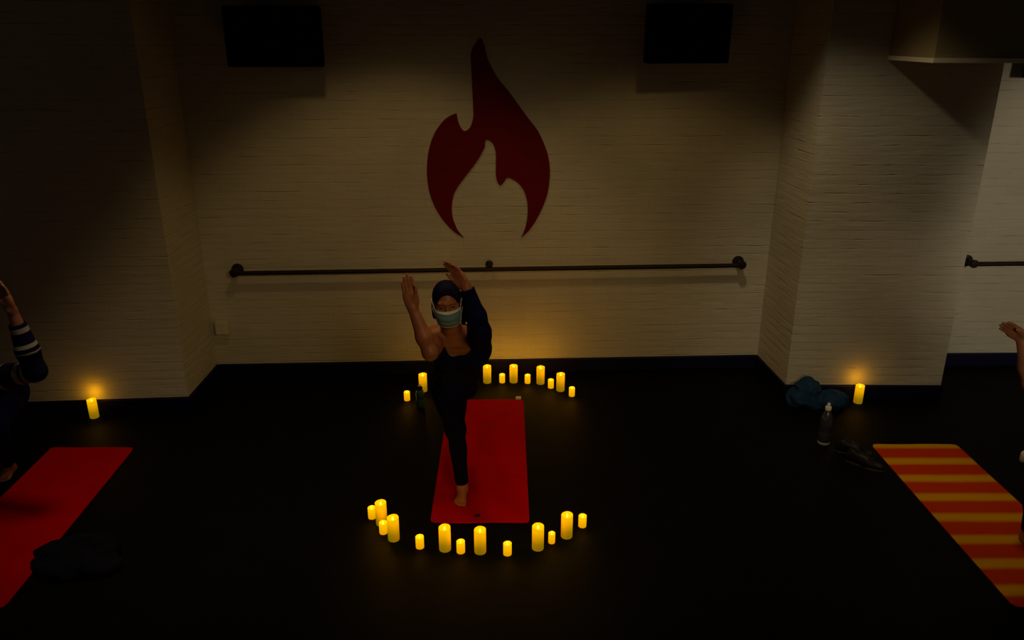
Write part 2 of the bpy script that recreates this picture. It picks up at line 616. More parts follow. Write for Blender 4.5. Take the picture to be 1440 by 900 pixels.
# ---------------------------------------------------------------- black boxes high on the wall
def wall_box(cx_px, w, hgt, zb, dep, yaw, label, a=BA, b=BB):
    dn = Vector((b[0] - a[0], b[1] - a[1], 0)).normalized()
    n = Vector((dn.y, -dn.x, 0))
    P = on_line(cx_px, 80, a, b)
    root = bpy.data.objects.new('wall_speaker', None)
    C.objects.link(root)
    root.location = (P.x, P.y, zb)
    root.rotation_euler = (0, 0, math.atan2(dn.y, dn.x) + yaw)
    tag(root, label, 'speaker', 'black speakers high on the wall')
    g0 = 0.05 + abs(math.sin(yaw)) * w / 2
    bm = bmesh.new()
    # cabinet narrows towards the back
    vs = add_box(bm, (-w / 2, -g0 - dep, 0), (w / 2, -g0, hgt), 0.012)
    for v in vs:
        if v.co.y > -g0 - dep * 0.5:
            v.co.x *= 0.9
    bm_obj('cabinet', bm, M['black'], root, smooth=True, auto=30)
    bm = bmesh.new()
    add_box(bm, (-w / 2 + 0.02, -g0 - dep - 0.008, 0.02), (w / 2 - 0.02, -g0 - dep - 0.0005, hgt - 0.02), 0.003)
    bm_obj('grille', bm, M['grille'], root)
    bm = bmesh.new()
    add_box(bm, (-0.09, -g0 + 0.0005, hgt * 0.35), (0.09, -0.0015 - abs(math.sin(yaw)) * 0.09, hgt * 0.65), 0.003)
    bm_obj('bracket', bm, M['iron'], root)
    return root


wall_box(400, 0.70, 0.42, 2.60, 0.26, 0.0, 'black speaker box high on wall above left end of barre')
wall_box(951, 0.63, 0.42, 2.62, 0.24, 0.06, 'black speaker box high on wall right of the flame emblem')
wall_box(1500, 0.80, 0.36, 2.50, 0.16, 0.0, 'black speaker box under the duct lip right of the pier', (RB[0] + 0.02, EA[1] - 0.01), ER)

# ---------------------------------------------------------------- outlet box
P = on_line(314.5, 458, BA, BB)
ob = bpy.data.objects.new('outlet_box', None)
C.objects.link(ob)
ob.location = P
ob.rotation_euler = (0, 0, math.atan2(wd.y, wd.x))
tag(ob, 'white surface outlet box low on wall by the left corner', 'outlet')
bm = bmesh.new()
add_box(bm, (-0.055, -0.062, -0.06), (0.055, -0.002, 0.06), 0.006)
bm_obj('box', bm, M['outlet'], ob, smooth=True, auto=30)
bm = bmesh.new()
add_box(bm, (-0.048, -0.068, -0.054), (0.048, -0.0622, 0.054), 0.002)
pl = bm_obj('cover_plate', bm, M['outlet'], ob)
for zz in (-0.024, 0.024):
    bm = bmesh.new()
    add_box(bm, (-0.016, -0.0705, zz - 0.013), (0.016, -0.0682, zz + 0.013), 0.001, 0)
    for xx in (-0.006, 0.006):
        add_box(bm, (xx - 0.0012, -0.0712, zz - 0.004), (xx + 0.0012, -0.0706, zz + 0.006), 0, 1)
    bm_obj('socket', bm, [M['outlet'], M['slot']], pl)
bm = bmesh.new()
add_tube(bm, [(-0.075, -0.014, -0.085), (-0.075, -0.014, 0.03), (-0.068, -0.016, 0.05), (-0.052, -0.02, 0.05)], 0.009, 8)
bm_obj('conduit', bm, M['outlet'], ob, smooth=True)


# ---------------------------------------------------------------- yoga mats
def yoga_mat(x0, x1, y0, y1, material, label, th=0.005, skew=0.0, logo=None, curl=0.0):
    cx, cy = (x0 + x1) / 2, (y0 + y1) / 2
    w, l = x1 - x0, y1 - y0
    nx, ny = 16, 44
    bm = bmesh.new()
    top, bot = [], []
    for j in range(ny + 1):
        rt, rb = [], []
        for i in range(nx + 1):
            a, b = i / nx - 0.5, j / ny - 0.5
            x, y = a * w, b * l
            # rounded corners
            ca, cb = w / 2 - 0.03, l / 2 - 0.03
            if abs(x) > ca and abs(y) > cb:
                v = Vector((abs(x) - ca, abs(y) - cb))
                m_ = max(v.x, v.y)
                if v.length > 1e-6:
                    v = v.normalized() * m_
                x = math.copysign(ca + v.x, x)
                y = math.copysign(cb + v.y, y)
            x += skew * b * l
            # soft waves, edges that do not lie quite flat
            z = 0.0012 * (1 + noise.noise(Vector((x * 4 + cx, y * 3 + cy, 0))))
            ed = max(0, abs(b) - 0.47) / 0.03
            z += curl * ed ** 2 * (0.6 + 0.4 * math.sin(a * 9))
            rt.append(bm.verts.new((x, y, z + th)))
            rb.append(bm.verts.new((x, y, z + 0.0004)))
        top.append(rt); bot.append(rb)
    for j in range(ny):
        for i in range(nx):
            bm.faces.new((top[j][i], top[j][i + 1], top[j + 1][i + 1], top[j + 1][i]))
            f = bm.faces.new((bot[j][i], bot[j + 1][i], bot[j + 1][i + 1], bot[j][i + 1]))
            f.material_index = 1
    for j in range(ny):
        bm.faces.new((top[j][0], top[j + 1][0], bot[j + 1][0], bot[j][0]))
        bm.faces.new((top[j + 1][nx], top[j][nx], bot[j][nx], bot[j + 1][nx]))
    for i in range(nx):
        bm.faces.new((top[0][i + 1], top[0][i], bot[0][i], bot[0][i + 1]))
        bm.faces.new((top[ny][i], top[ny][i + 1], bot[ny][i + 1], bot[ny][i]))
    o = bm_obj('yoga_mat', bm, [material, M['mat_under']], None, (cx, cy, 0), smooth=True, auto=40)
    tag(o, label, 'yoga mat')
    return o


fl = floor_pt(603, 738); frr = floor_pt(743, 735); bl = floor_pt(735.5, 563)
ML = 1.75
m_y0 = (fl.y + frr.y) / 2
m_y1 = bl.y
mat_c = yoga_mat(fl.x + 0.0, frr.x, m_y0, m_y1, M['mat_red'], 'red yoga mat in the middle, inside the ring of candles', skew=-0.008, curl=0.006)
# small oval printed mark at the near end
p = floor_pt(671.5, 726.5)
bm = bmesh.new()
loc = Vector((p.x, p.y, 0)) - mat_c.location
ring = [bm.verts.new((loc.x + 0.021 * math.cos(a), loc.y + 0.017 * math.sin(a), 0.0)) for a in [2 * PI * k / 28 for k in range(28)]]
bm.faces.new(ring)
g = bmesh.ops.extrude_face_region(bm, geom=bm.faces[:])
for v in [x for x in g['geom'] if isinstance(x, bmesh.types.BMVert)]:
    v.co.z += 0.0006
lg = bm_obj('printed_mark', bm, M['logo'], mat_c)
lg.location.z = 0.0078
lg['label'] = 'small dark oval mark'
# pale tag at the far right corner
bm = bmesh.new()
p = floor_pt(729, 561) - mat_c.location
add_box(bm, (p.x - 0.022, p.y - 0.035, 0.0085), (p.x + 0.022, p.y + 0.012, 0.020), 0.003)
bm_obj('corner_tag', bm, M['tag'], mat_c)['label'] = 'pale corner tag'

a = floor_pt(197, 630.5); b = floor_pt(17, 855)
yoga_mat(-3.30, a.x, b.y - 0.01, a.y, M['mat_red'], 'red yoga mat at the left, partly under a dark sweatshirt',
         skew=(a.x - b.x) / (a.y - b.y), curl=0.004)
a = floor_pt(1225, 626); b = floor_pt(1425, 854); c_ = floor_pt(1345, 626)
mat_r = yoga_mat(a.x, c_.x, b.y - 0.01, a.y, M['mat_stripe'], 'orange and yellow striped yoga mat at the right',
                 skew=(a.x - b.x) / (a.y - b.y), curl=0.004)
# bands start with yellow on the far edge
for n_ in ms.node_tree.nodes:
    if n_.type == 'MATH' and n_.operation == 'MULTIPLY_ADD' and n_.inputs[1].default_value == 0.015 or False:
        pass
half = (a.y - (b.y - 0.01)) / 2
_off = math_node(ms, 'SUBTRACT', _sx.outputs['Y'], half - 0.005)
L(ms, _off, _y.node.inputs[2])


# ---------------------------------------------------------------- LED candles
def candle_meshes(kind):
    if kind == 'tall':
        r, h = 0.0345, 0.152
    elif kind == 'tiny':
        r, h = 0.020, 0.066
    else:
        r, h = 0.0245, 0.074
    bm = bmesh.new()
    k = r / 0.0345
    prof = [(0, 0), (r * 0.9, 0), (r * 0.985, 0.002 * k), (r, 0.006 * k), (r, h * 0.3), (r * 1.0, h * 0.6), (r, h - 0.004 * k), (r * 0.985, h - 0.001), (r * 0.93, h),
            (r * 0.86, h - 0.002 * k), (r * 0.78, h - 0.009 * k), (r * 0.55, h - 0.014 * k), (r * 0.25, h - 0.016 * k), (0, h - 0.016 * k)]

    def warp(v):
        if v.z > h * 0.8:                     # melted, uneven rim that dips to the front
            a = math.atan2(v.y, v.x)
            v.z += k * (0.0035 * math.sin(a) + 0.0022 * math.sin(2 * a + 0.6) + 0.0014 * math.sin(3 * a + 2)) * min(1, math.hypot(v.x, v.y) / r)
        return v
    add_lathe(bm, prof, 28, None, warp)
    me = bpy.data.meshes.new('wax')
    bmesh.ops.recalc_face_normals(bm, faces=bm.faces[:])
    bm.to_mesh(me); bm.free()
    me.polygons.foreach_set('use_smooth', [True] * len(me.polygons))
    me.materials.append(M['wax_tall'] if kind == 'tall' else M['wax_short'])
    bm = bmesh.new()
    add_lathe(bm, [(0, -0.004), (0.0045 * k, -0.003), (0.0068 * k, 0.003), (0.0058 * k, 0.010), (0.003 * k, 0.017), (0, 0.022)], 12)
    mf = bpy.data.meshes.new('flame')
    bmesh.ops.recalc_face_normals(bm, faces=bm.faces[:])
    bm.to_mesh(mf); bm.free()
    mf.polygons.foreach_set('use_smooth', [True] * len(mf.polygons))
    mf.materials.append(M['flame'])
    return me, mf, r, h, k


CM = {k: candle_meshes(k) for k in ('tall', 'short', 'tiny')}
CANDLE_W = {'tall': 0.16, 'short': 0.10, 'tiny': 0.07}
GF = 'battery candles in the front arc'
GB = 'battery candles in the back arc'
GS = 'battery candles against the side piers'
cl = [
    ('short', 523.7, 731, GF, 'short candle at the far left tip of the front candle arc'),
    ('tall', 537.2, 741, GF, 'tall candle at left tip of front arc, between two short candles'),
    ('short', 539.6, 752.5, GF, 'short candle squeezed between the two leftmost tall candles in front'),
    ('tall', 554.2, 763, GF, 'second tall candle from the left in the front arc'),
    ('short', 590.8, 773, GF, 'short candle standing alone left of mat front corner'),
    ('tall', 626.2, 777.5, GF, 'tall candle in front of the red mat, nearest its left corner'),
    ('short', 648.2, 779.7, GF, 'short candle between the two tall candles before the red mat'),
    ('tall', 675.5, 781, GF, 'tall candle in front of the red mat below the oval mark'),
    ('short', 713.6, 782.7, GF, 'short candle standing alone before right half of red mat'),
    ('tall', 756.2, 776, GF, 'tall candle just right of the red mat front corner'),
    ('tiny', 775.7, 765.5, GF, 'smallest candle, between two tall ones at right of front arc'),
    ('tall', 796.6, 759, GF, 'rightmost tall candle of the front arc'),
    ('short', 818.7, 743, GF, 'short candle at the far right tip of the front arc'),
    ('short', 572.7, 564.3, GB, 'short candle left of the teal bottle behind the person'),
    ('tall', 595.3, 552, GB, 'tall candle directly behind the teal bottle'),
    ('tall', 685.2, 540, GB, 'tall back candle nearest to the person in dark clothes'),
    ('short', 706.2, 539.2, GB, 'first short candle from the person in the right back row'),
    ('tall', 722.2, 539.4, GB, 'tall back candle second from the person, right of first short one'),
    ('short', 741.8, 540, GB, 'second short candle from the person in the right back row'),
    ('tall', 760, 541.4, GB, 'tall back candle third from the person'),
    ('short', 774.5, 546.8, GB, 'short candle left of the rightmost tall candle in back row'),
    ('tall', 788, 551.4, GB, 'rightmost tall candle of the back row'),
    ('short', 804, 558.3, GB, 'short candle ending the back row at the right'),
    ('tall', 133.6, 589, GS, 'tall candle alone against the left brick pier'),
    ('tall', 1205.7, 568.3, GS, 'tall candle alone against the right brick pier beside the blue jacket'),
]
for i, (kind, px, py, grp, lab) in enumerate(cl):
    me, mf, r, h, k = CM[kind]
    p = floor_pt(px, py)
    d = Vector((p.x, p.y, 0)).normalized()
    p = p + d * r * 0.95
    if grp == GS:
        p.y = min(p.y, (ext(LB, LA, p.x)[1] if px < 700 else RA[1]) - 0.014 - r - 0.012)
    o = bpy.data.objects.new('led_candle', me)
    C.objects.link(o)
    o.location = (p.x, p.y, 0.0)
    o.rotation_euler = (0, 0, random.uniform(-0.6, 0.6))
    tag(o, lab, 'candle', grp)
    f = bpy.data.objects.new('flame', mf)
    C.objects.link(f)
    f.parent = o
    f.location = (0, 0, h - 0.014 * k)
    ld = bpy.data.lights.new('flame_light', 'POINT')
    ld.energy = CANDLE_W[kind] * 2.1
    ld.color = (1.0, 0.41, 0.0)
    ld.shadow_soft_size = 0.012
    lo = bpy.data.objects.new('flame_light', ld)
    C.objects.link(lo)
    lo.parent = o
    lo.location = (0, 0, h + 0.034 * k)


# ---------------------------------------------------------------- signed distance modelling for bodies
def vec(p):
    return np.array([p[0], p[1], p[2]], dtype=np.float64)


def nrm(v):
    v = np.asarray(v, float)
    return v / (np.linalg.norm(v) + 1e-12)


class Prim:
    def __init__(s, kind, tagname, k, neg=False, **kw):
        s.kind, s.tag, s.k, s.neg = kind, tagname, k, neg
        s.__dict__.update(kw)

    def bounds(s):
        if s.kind == 'cone':
            r = max(s.ra, s.rb)
            return np.minimum(s.a, s.b) - r, np.maximum(s.a, s.b) + r
        r = float(max(s.rad))
        return s.c - r, s.c + r

    def dist(s, P):
        if s.kind == 'cone':
            ab = s.b - s.a
            t = np.clip(((P - s.a) @ ab) / (ab @ ab + 1e-12), 0, 1)
            q = P - s.a - t[..., None] * ab
            return np.sqrt((q * q).sum(-1)) - (s.ra + (s.rb - s.ra) * t)
        q = (P - s.c) @ s.R.T
        k0 = np.sqrt(((q / s.rad) ** 2).sum(-1))
        k1 = np.sqrt(((q / s.rad ** 2) ** 2).sum(-1)) + 1e-9
        return k0 * (k0 - 1.0) / k1

    def par(s, P):
        ab = s.b - s.a
        return ((P - s.a) @ ab) / (ab @ ab + 1e-12)


def cone(a, b, ra, rb, tagname, k=0.03, **kw):
    return Prim('cone', tagname, k, a=vec(a), b=vec(b), ra=ra, rb=rb, **kw)


def ell(c, rad, tagname, k=0.03, axes=None, **kw):
    R = np.eye(3) if axes is None else np.array([nrm(x) for x in axes])
    return Prim('ell', tagname, k, c=vec(c), rad=np.array(rad, float), R=R, **kw)


def sdf_mesh(prims, vox):
    lo = np.min([p.bounds()[0] for p in prims if not p.neg], axis=0) - 3 * vox
    hi = np.max([p.bounds()[1] for p in prims if not p.neg], axis=0) + 3 * vox
    n = np.ceil((hi - lo) / vox).astype(int) + 1
    G = np.full(tuple(n), 0.5, np.float32)
    for p in prims:
        b0, b1 = p.bounds()
        pad = p.k + 2.5 * vox
        i0 = np.maximum(0, np.floor((b0 - pad - lo) / vox).astype(int))
        i1 = np.minimum(n, np.ceil((b1 + pad - lo) / vox).astype(int) + 1)
        ax = [lo[a] + vox * np.arange(i0[a], i1[a]) for a in range(3)]
        X, Y, Z = np.meshgrid(*ax, indexing='ij')
        D = p.dist(np.stack([X, Y, Z], -1)).astype(np.float32)
        S = G[i0[0]:i1[0], i0[1]:i1[1], i0[2]:i1[2]]
        if p.neg:
            D = -D
            h = np.maximum(p.k - np.abs(S - D), 0) / max(p.k, 1e-6)
            S[...] = np.maximum(S, D) + h * h * p.k * 0.25
        else:
            h = np.maximum(p.k - np.abs(S - D), 0) / max(p.k, 1e-6)
            S[...] = np.minimum(S, D) - h * h * p.k * 0.25
    # surface nets
    ins = G < 0
    cnt = np.zeros(tuple(n - 1), np.int8)
    for a in (0, 1):
        for b in (0, 1):
            for c in (0, 1):
                cnt += ins[a:n[0] - 1 + a, b:n[1] - 1 + b, c:n[2] - 1 + c]
    cells = np.argwhere((cnt > 0) & (cnt < 8))
    idx = np.full(tuple(n - 1), -1, np.int32)
    idx[cells[:, 0], cells[:, 1], cells[:, 2]] = np.arange(len(cells))
    acc = np.zeros((len(cells), 3)); w = np.zeros(len(cells))
    corners = [(a, b, c) for a in (0, 1) for b in (0, 1) for c in (0, 1)]
    for ca in corners:
        for cb in corners:
            if sum(cb) - sum(ca) != 1 or any(y < x for x, y in zip(ca, cb)):
                continue
            ga = G[tuple((cells + ca).T)]; gb = G[tuple((cells + cb).T)]
            m_ = (ga < 0) != (gb < 0)
            t = np.where(m_, ga / np.where(m_, ga - gb, 1), 0)
            pt = np.array(ca) + t[:, None] * (np.array(cb) - np.array(ca))
            acc[m_] += pt[m_]; w[m_] += 1
    V = lo + vox * (cells + acc / w[:, None])
    F = []
    for ax in range(3):
        o1, o2 = [(1, 2), (2, 0), (0, 1)][ax]
        sl0 = [slice(0, n[i]) for i in range(3)]; sl1 = list(sl0)
        sl0[ax] = slice(0, n[ax] - 1); sl1[ax] = slice(1, n[ax])
        A, B = ins[tuple(sl0)], ins[tuple(sl1)]
        E = np.argwhere(A != B)
        E = E[(E[:, o1] > 0) & (E[:, o2] > 0) & (E[:, o1] < n[o1] - 1) & (E[:, o2] < n[o2] - 1)]
        d1 = np.zeros(3, int); d1[o1] = 1
        d2 = np.zeros(3, int); d2[o2] = 1
        q = np.stack([idx[tuple((E - d1 - d2).T)], idx[tuple((E - d2).T)], idx[tuple(E.T)], idx[tuple((E - d1).T)]], 1)
        fl_ = ~A[tuple(E.T)]
        q[fl_] = q[fl_][:, ::-1]
        F.append(q)
    F = np.concatenate(F)
    F = F[(F >= 0).all(1)]
    return V, F


def relax(V, F, it=2, f=0.5):
    e = np.concatenate([F[:, [0, 1]], F[:, [1, 2]], F[:, [2, 3]], F[:, [3, 0]]])
    e = np.concatenate([e, e[:, ::-1]])
    deg = np.bincount(e[:, 0], minlength=len(V)).astype(float)
    deg[deg == 0] = 1
    for _ in range(it):
        s = np.stack([np.bincount(e[:, 0], weights=V[e[:, 1], a], minlength=len(V)) for a in range(3)], 1)
        V = V + f * (s / deg[:, None] - V)
    return V


def vnormals(V, F):
    nf = np.cross(V[F[:, 2]] - V[F[:, 0]], V[F[:, 3]] - V[F[:, 1]])
    nv = np.zeros_like(V)
    for k in range(4):
        for a in range(3):
            nv[:, a] += np.bincount(F[:, k], weights=nf[:, a], minlength=len(V))
    return nv / (np.linalg.norm(nv, axis=1)[:, None] + 1e-12)


def np_obj(name, V, F, material, parent=None, loc=(0, 0, 0), attr=None, mi=None):
    me = bpy.data.meshes.new(name)
    me.vertices.add(len(V)); me.vertices.foreach_set('co', (V - np.array(loc)).astype(np.float32).ravel())
    me.loops.add(F.size); me.loops.foreach_set('vertex_index', F.astype(np.int32).ravel())
    me.polygons.add(len(F)); me.polygons.foreach_set('loop_start', np.arange(0, F.size, F.shape[1], dtype=np.int32))
    me.polygons.foreach_set('use_smooth', [True] * len(F))
    if mi is not None:
        me.polygons.foreach_set('material_index', mi.astype(np.int32))
    me.update(calc_edges=True)
    me.validate()
    if attr is not None:
        at_ = me.attributes.new('stripe', 'FLOAT', 'POINT')
        at_.data.foreach_set('value', attr.astype(np.float32))
    return link(name, me, material, parent)


def nearest(V, prims):
    best = np.full(len(V), 9.0); bi = np.zeros(len(V), int)
    for i, p in enumerate(prims):
        if p.neg:
            continue
        d = p.dist(V)
        m_ = d < best
        best[m_] = d[m_]; bi[m_] = i
    return bi


def shell(name, V, F, Nv, keep, material, parent, loc, off=0.005, th=0.004, attr=None):
    """a garment: the kept faces lifted off the skin, with a smoothed hem and real thickness"""
    fk = keep[F].all(1)
    Fs = F[fk]
    used = np.unique(Fs)
    remap = np.full(len(V), -1); remap[used] = np.arange(len(used))
    Fs = remap[Fs]
    # hem
    e = np.concatenate([Fs[:, [0, 1]], Fs[:, [1, 2]], Fs[:, [2, 3]], Fs[:, [3, 0]]])
    es_ = np.sort(e, 1)
    key = es_[:, 0].astype(np.int64) * len(used) + es_[:, 1]
    u, c = np.unique(key, return_counts=True)
    be = u[c == 1]
    b0, b1 = (be // len(used)).astype(int), (be % len(used)).astype(int)
    Vs = V[used].copy(); Ns = Nv[used]
    for _ in range(12):
        s = np.zeros_like(Vs); d = np.zeros(len(Vs))
        np.add.at(s, b0, Vs[b1]); np.add.at(s, b1, Vs[b0])
        np.add.at(d, b0, 1); np.add.at(d, b1, 1)
        m_ = d == 2
        Vs[m_] += 0.5 * (s[m_] / 2 - Vs[m_])
    n = len(Vs)
    Vo = Vs + Ns * (off + th); Vi = Vs + Ns * off * 0.4
    VV = np.concatenate([Vo, Vi])
    FF = [Fs, Fs[:, ::-1] + n]
    # close the hem with quads in the winding of the outer face
    dirkey = {}
    eu = set(be.tolist())
    mask = np.isin(key, be)
    ee = e[mask]
    FF.append(np.stack([ee[:, 1], ee[:, 0], ee[:, 0] + n, ee[:, 1] + n], 1))
    FF = np.concatenate(FF)
    at2 = None if attr is None else np.concatenate([attr[used], attr[used]])
    return np_obj(name, VV, FF, material, parent, loc, at2)


# ---------------------------------------------------------------- people
def hand_prims(w, d, pn, side, tagname, s=1.0, curl=0.25, spread=0.12, thumb_out=0.6):
    """w wrist, d finger direction, pn palm normal (the way the palm faces), side towards the thumb"""
    d = nrm(d); pn = nrm(np.asarray(pn) - d * np.dot(pn, d)); side = nrm(np.cross(d, pn)) * (1 if np.dot(np.cross(d, pn), side) > 0 else -1)
    out = []
    k = 0.008
    kn = []
    lens = [(0.040, 0.025, 0.021), (0.045, 0.029, 0.022), (0.041, 0.027, 0.021), (0.032, 0.020, 0.019)]
    for i, (xo, yo) in enumerate([(0.0300, 0.086), (0.0102, 0.091), (-0.0098, 0.087), (-0.0285, 0.078)]):
        b = w + s * (side * xo + d * yo)
        a = w + s * (side * xo * 0.55 + d * 0.012)
        out.append(cone(a, b, 0.0155 * s, 0.0115 * s, tagname, 0.012))
        kn.append(b)
    out.append(ell(w + s * (d * 0.048 + pn * 0.004), np.array([0.040, 0.046, 0.0145]) * s, tagname, 0.014, (side, d, pn)))
    out.append(ell(w + s * (d * 0.040 + side * 0.026 + pn * 0.010), np.array([0.018, 0.032, 0.016]) * s, tagname, 0.012, (side, nrm(d + side * 0.3), pn)))
    for i in range(4):
        ang = curl * (0.5 + 0.12 * i)
        fan = spread * (1.5 - i) / 1.5
        dd = nrm(d + side * fan)
        p = kn[i]
        r = [0.0106, 0.0100, 0.0095, 0.0084] if i < 3 else [0.0094, 0.0089, 0.0083, 0.0073]
        for j in range(3):
            dd2 = nrm(dd * math.cos(ang * (j + 0.6)) + pn * math.sin(ang * (j + 0.6)))
            q = p + dd2 * lens[i][j] * s
            out.append(cone(p, q, r[j] * s, r[j + 1] * s, tagname, 0.003))
            p = q
    t0 = w + s * (side * 0.022 + d * 0.026 + pn * 0.006)
    dt = nrm(d * 0.8 + side * thumb_out + pn * 0.25)
    t1 = t0 + dt * 0.040 * s
    t2 = t1 + nrm(d * 1.0 + side * thumb_out * 0.55 + pn * 0.2) * 0.033 * s
    t3 = t2 + nrm(d * 1.0 + side * thumb_out * 0.3 + pn * 0.15) * 0.025 * s
    out += [cone(t0, t1, 0.0150 * s, 0.0115 * s, tagname, 0.010), cone(t1, t2, 0.0108 * s, 0.0098 * s, tagname, 0.004), cone(t2, t3, 0.0098 * s, 0.0078 * s, tagname, 0.004)]
    return out


def foot_prims(ank, heel_dir, toe_dir, up, tagname, s=1.0, inner=1):
    """ank ankle joint; toe_dir forward; inner = sign of the big-toe side along cross(toe, up)"""
    f = nrm(toe_dir); up = nrm(np.asarray(up) - f * np.dot(up, f)); sd = nrm(np.cross(f, up)) * inner
    o = ank - up * 0.062 * s
    P = []
    P.append(cone(ank, o - f * 0.038 * s + up * 0.028 * s, 0.034 * s, 0.031 * s, tagname, 0.02))
    P.append(cone(ank + f * 0.01, o + f * 0.095 * s + up * 0.020 * s + sd * 0.014 * s, 0.033 * s, 0.024 * s, tagname, 0.02))
    P.append(cone(o - f * 0.02 + up * 0.022 * s, o + f * 0.085 * s + up * 0.014 * s - sd * 0.022 * s, 0.028 * s, 0.019 * s, tagname, 0.02))
    xs = [0.030, 0.010, -0.006, -0.020, -0.033]
    ys = [0.118, 0.122, 0.117, 0.108, 0.097]
    ln = [0.040, 0.032, 0.028, 0.024, 0.020]
    rr = [0.0125, 0.0092, 0.0088, 0.0084, 0.0080]
    for x, y, l, r in zip(xs, ys, ln, rr):
        a = o + sd * x * s + f * (y - 0.02) * s + up * 0.016 * s
        b = o + sd * x * s * 1.04 + f * (y + l * 0.45) * s + up * (r * 1.05) * s
        P.append(cone(a, b, r * 1.15 * s, r * s, tagname, 0.006))
    return P


def head_prims(c, f, u, s=1.0):
    f = nrm(f); u = nrm(np.asarray(u) - f * np.dot(u, f)); r = np.cross(f, u)
    ax = (r, f, u)

    def at3(a, b, d):
        return c + s * (r * a + f * b + u * d)
    P = [ell(at3(0, -0.018, 0.030), np.array([0.074, 0.094, 0.088]) * s, 'head', 0.02, ax),
         ell(at3(0, 0.018, -0.036), np.array([0.058, 0.072, 0.082]) * s, 'head', 0.03, ax),
         ell(at3(0, 0.062, -0.098), np.array([0.026, 0.022, 0.020]) * s, 'head', 0.03, ax),
         cone(at3(-0.052, 0.0, -0.068), at3(-0.020, 0.058, -0.100), 0.018 * s, 0.015 * s, 'head', 0.03),
         cone(at3(0.052, 0.0, -0.068), at3(0.020, 0.058, -0.100), 0.018 * s, 0.015 * s, 'head', 0.03)]
    for sg in (-1, 1):
        P.append(ell(at3(sg * 0.042, 0.056, -0.022), np.array([0.022, 0.020, 0.018]) * s, 'head', 0.02, ax))
        P.append(cone(at3(sg * 0.010, 0.084, 0.034), at3(sg * 0.046, 0.066, 0.032), 0.010 * s, 0.008 * s, 'head', 0.012))
        P.append(ell(at3(sg * 0.031, 0.088, 0.012), np.array([0.018, 0.012, 0.012]) * s, 'head', 0.010, ax, neg=True))
        P.append(ell(at3(sg * 0.031, 0.068, 0.011), np.array([0.014, 0.013, 0.010]) * s, 'head', 0.004, ax))
        P.append(ell(at3(sg * 0.077, -0.010, -0.005), np.array([0.009, 0.018, 0.031]) * s, 'head', 0.008, ax))
        P.append(ell(at3(sg * 0.085, -0.006, -0.003), np.array([0.006, 0.010, 0.018]) * s, 'head', 0.006, ax, neg=True))
        P.append(ell(at3(sg * 0.011, 0.090, -0.030), np.array([0.009, 0.010, 0.008]) * s, 'head', 0.008, ax))
    P.append(cone(at3(0, 0.082, 0.016), at3(0, 0.106, -0.024), 0.009 * s, 0.0125 * s, 'head', 0.012))
    P.append(cone(at3(-0.018, 0.083, -0.060), at3(0.018, 0.083, -0.060), 0.007 * s, 0.007 * s, 'head', 0.008))
    P.append(cone(at3(-0.014, 0.082, -0.071), at3(0.014, 0.082, -0.071), 0.0085 * s, 0.0085 * s, 'head', 0.008))
    return P


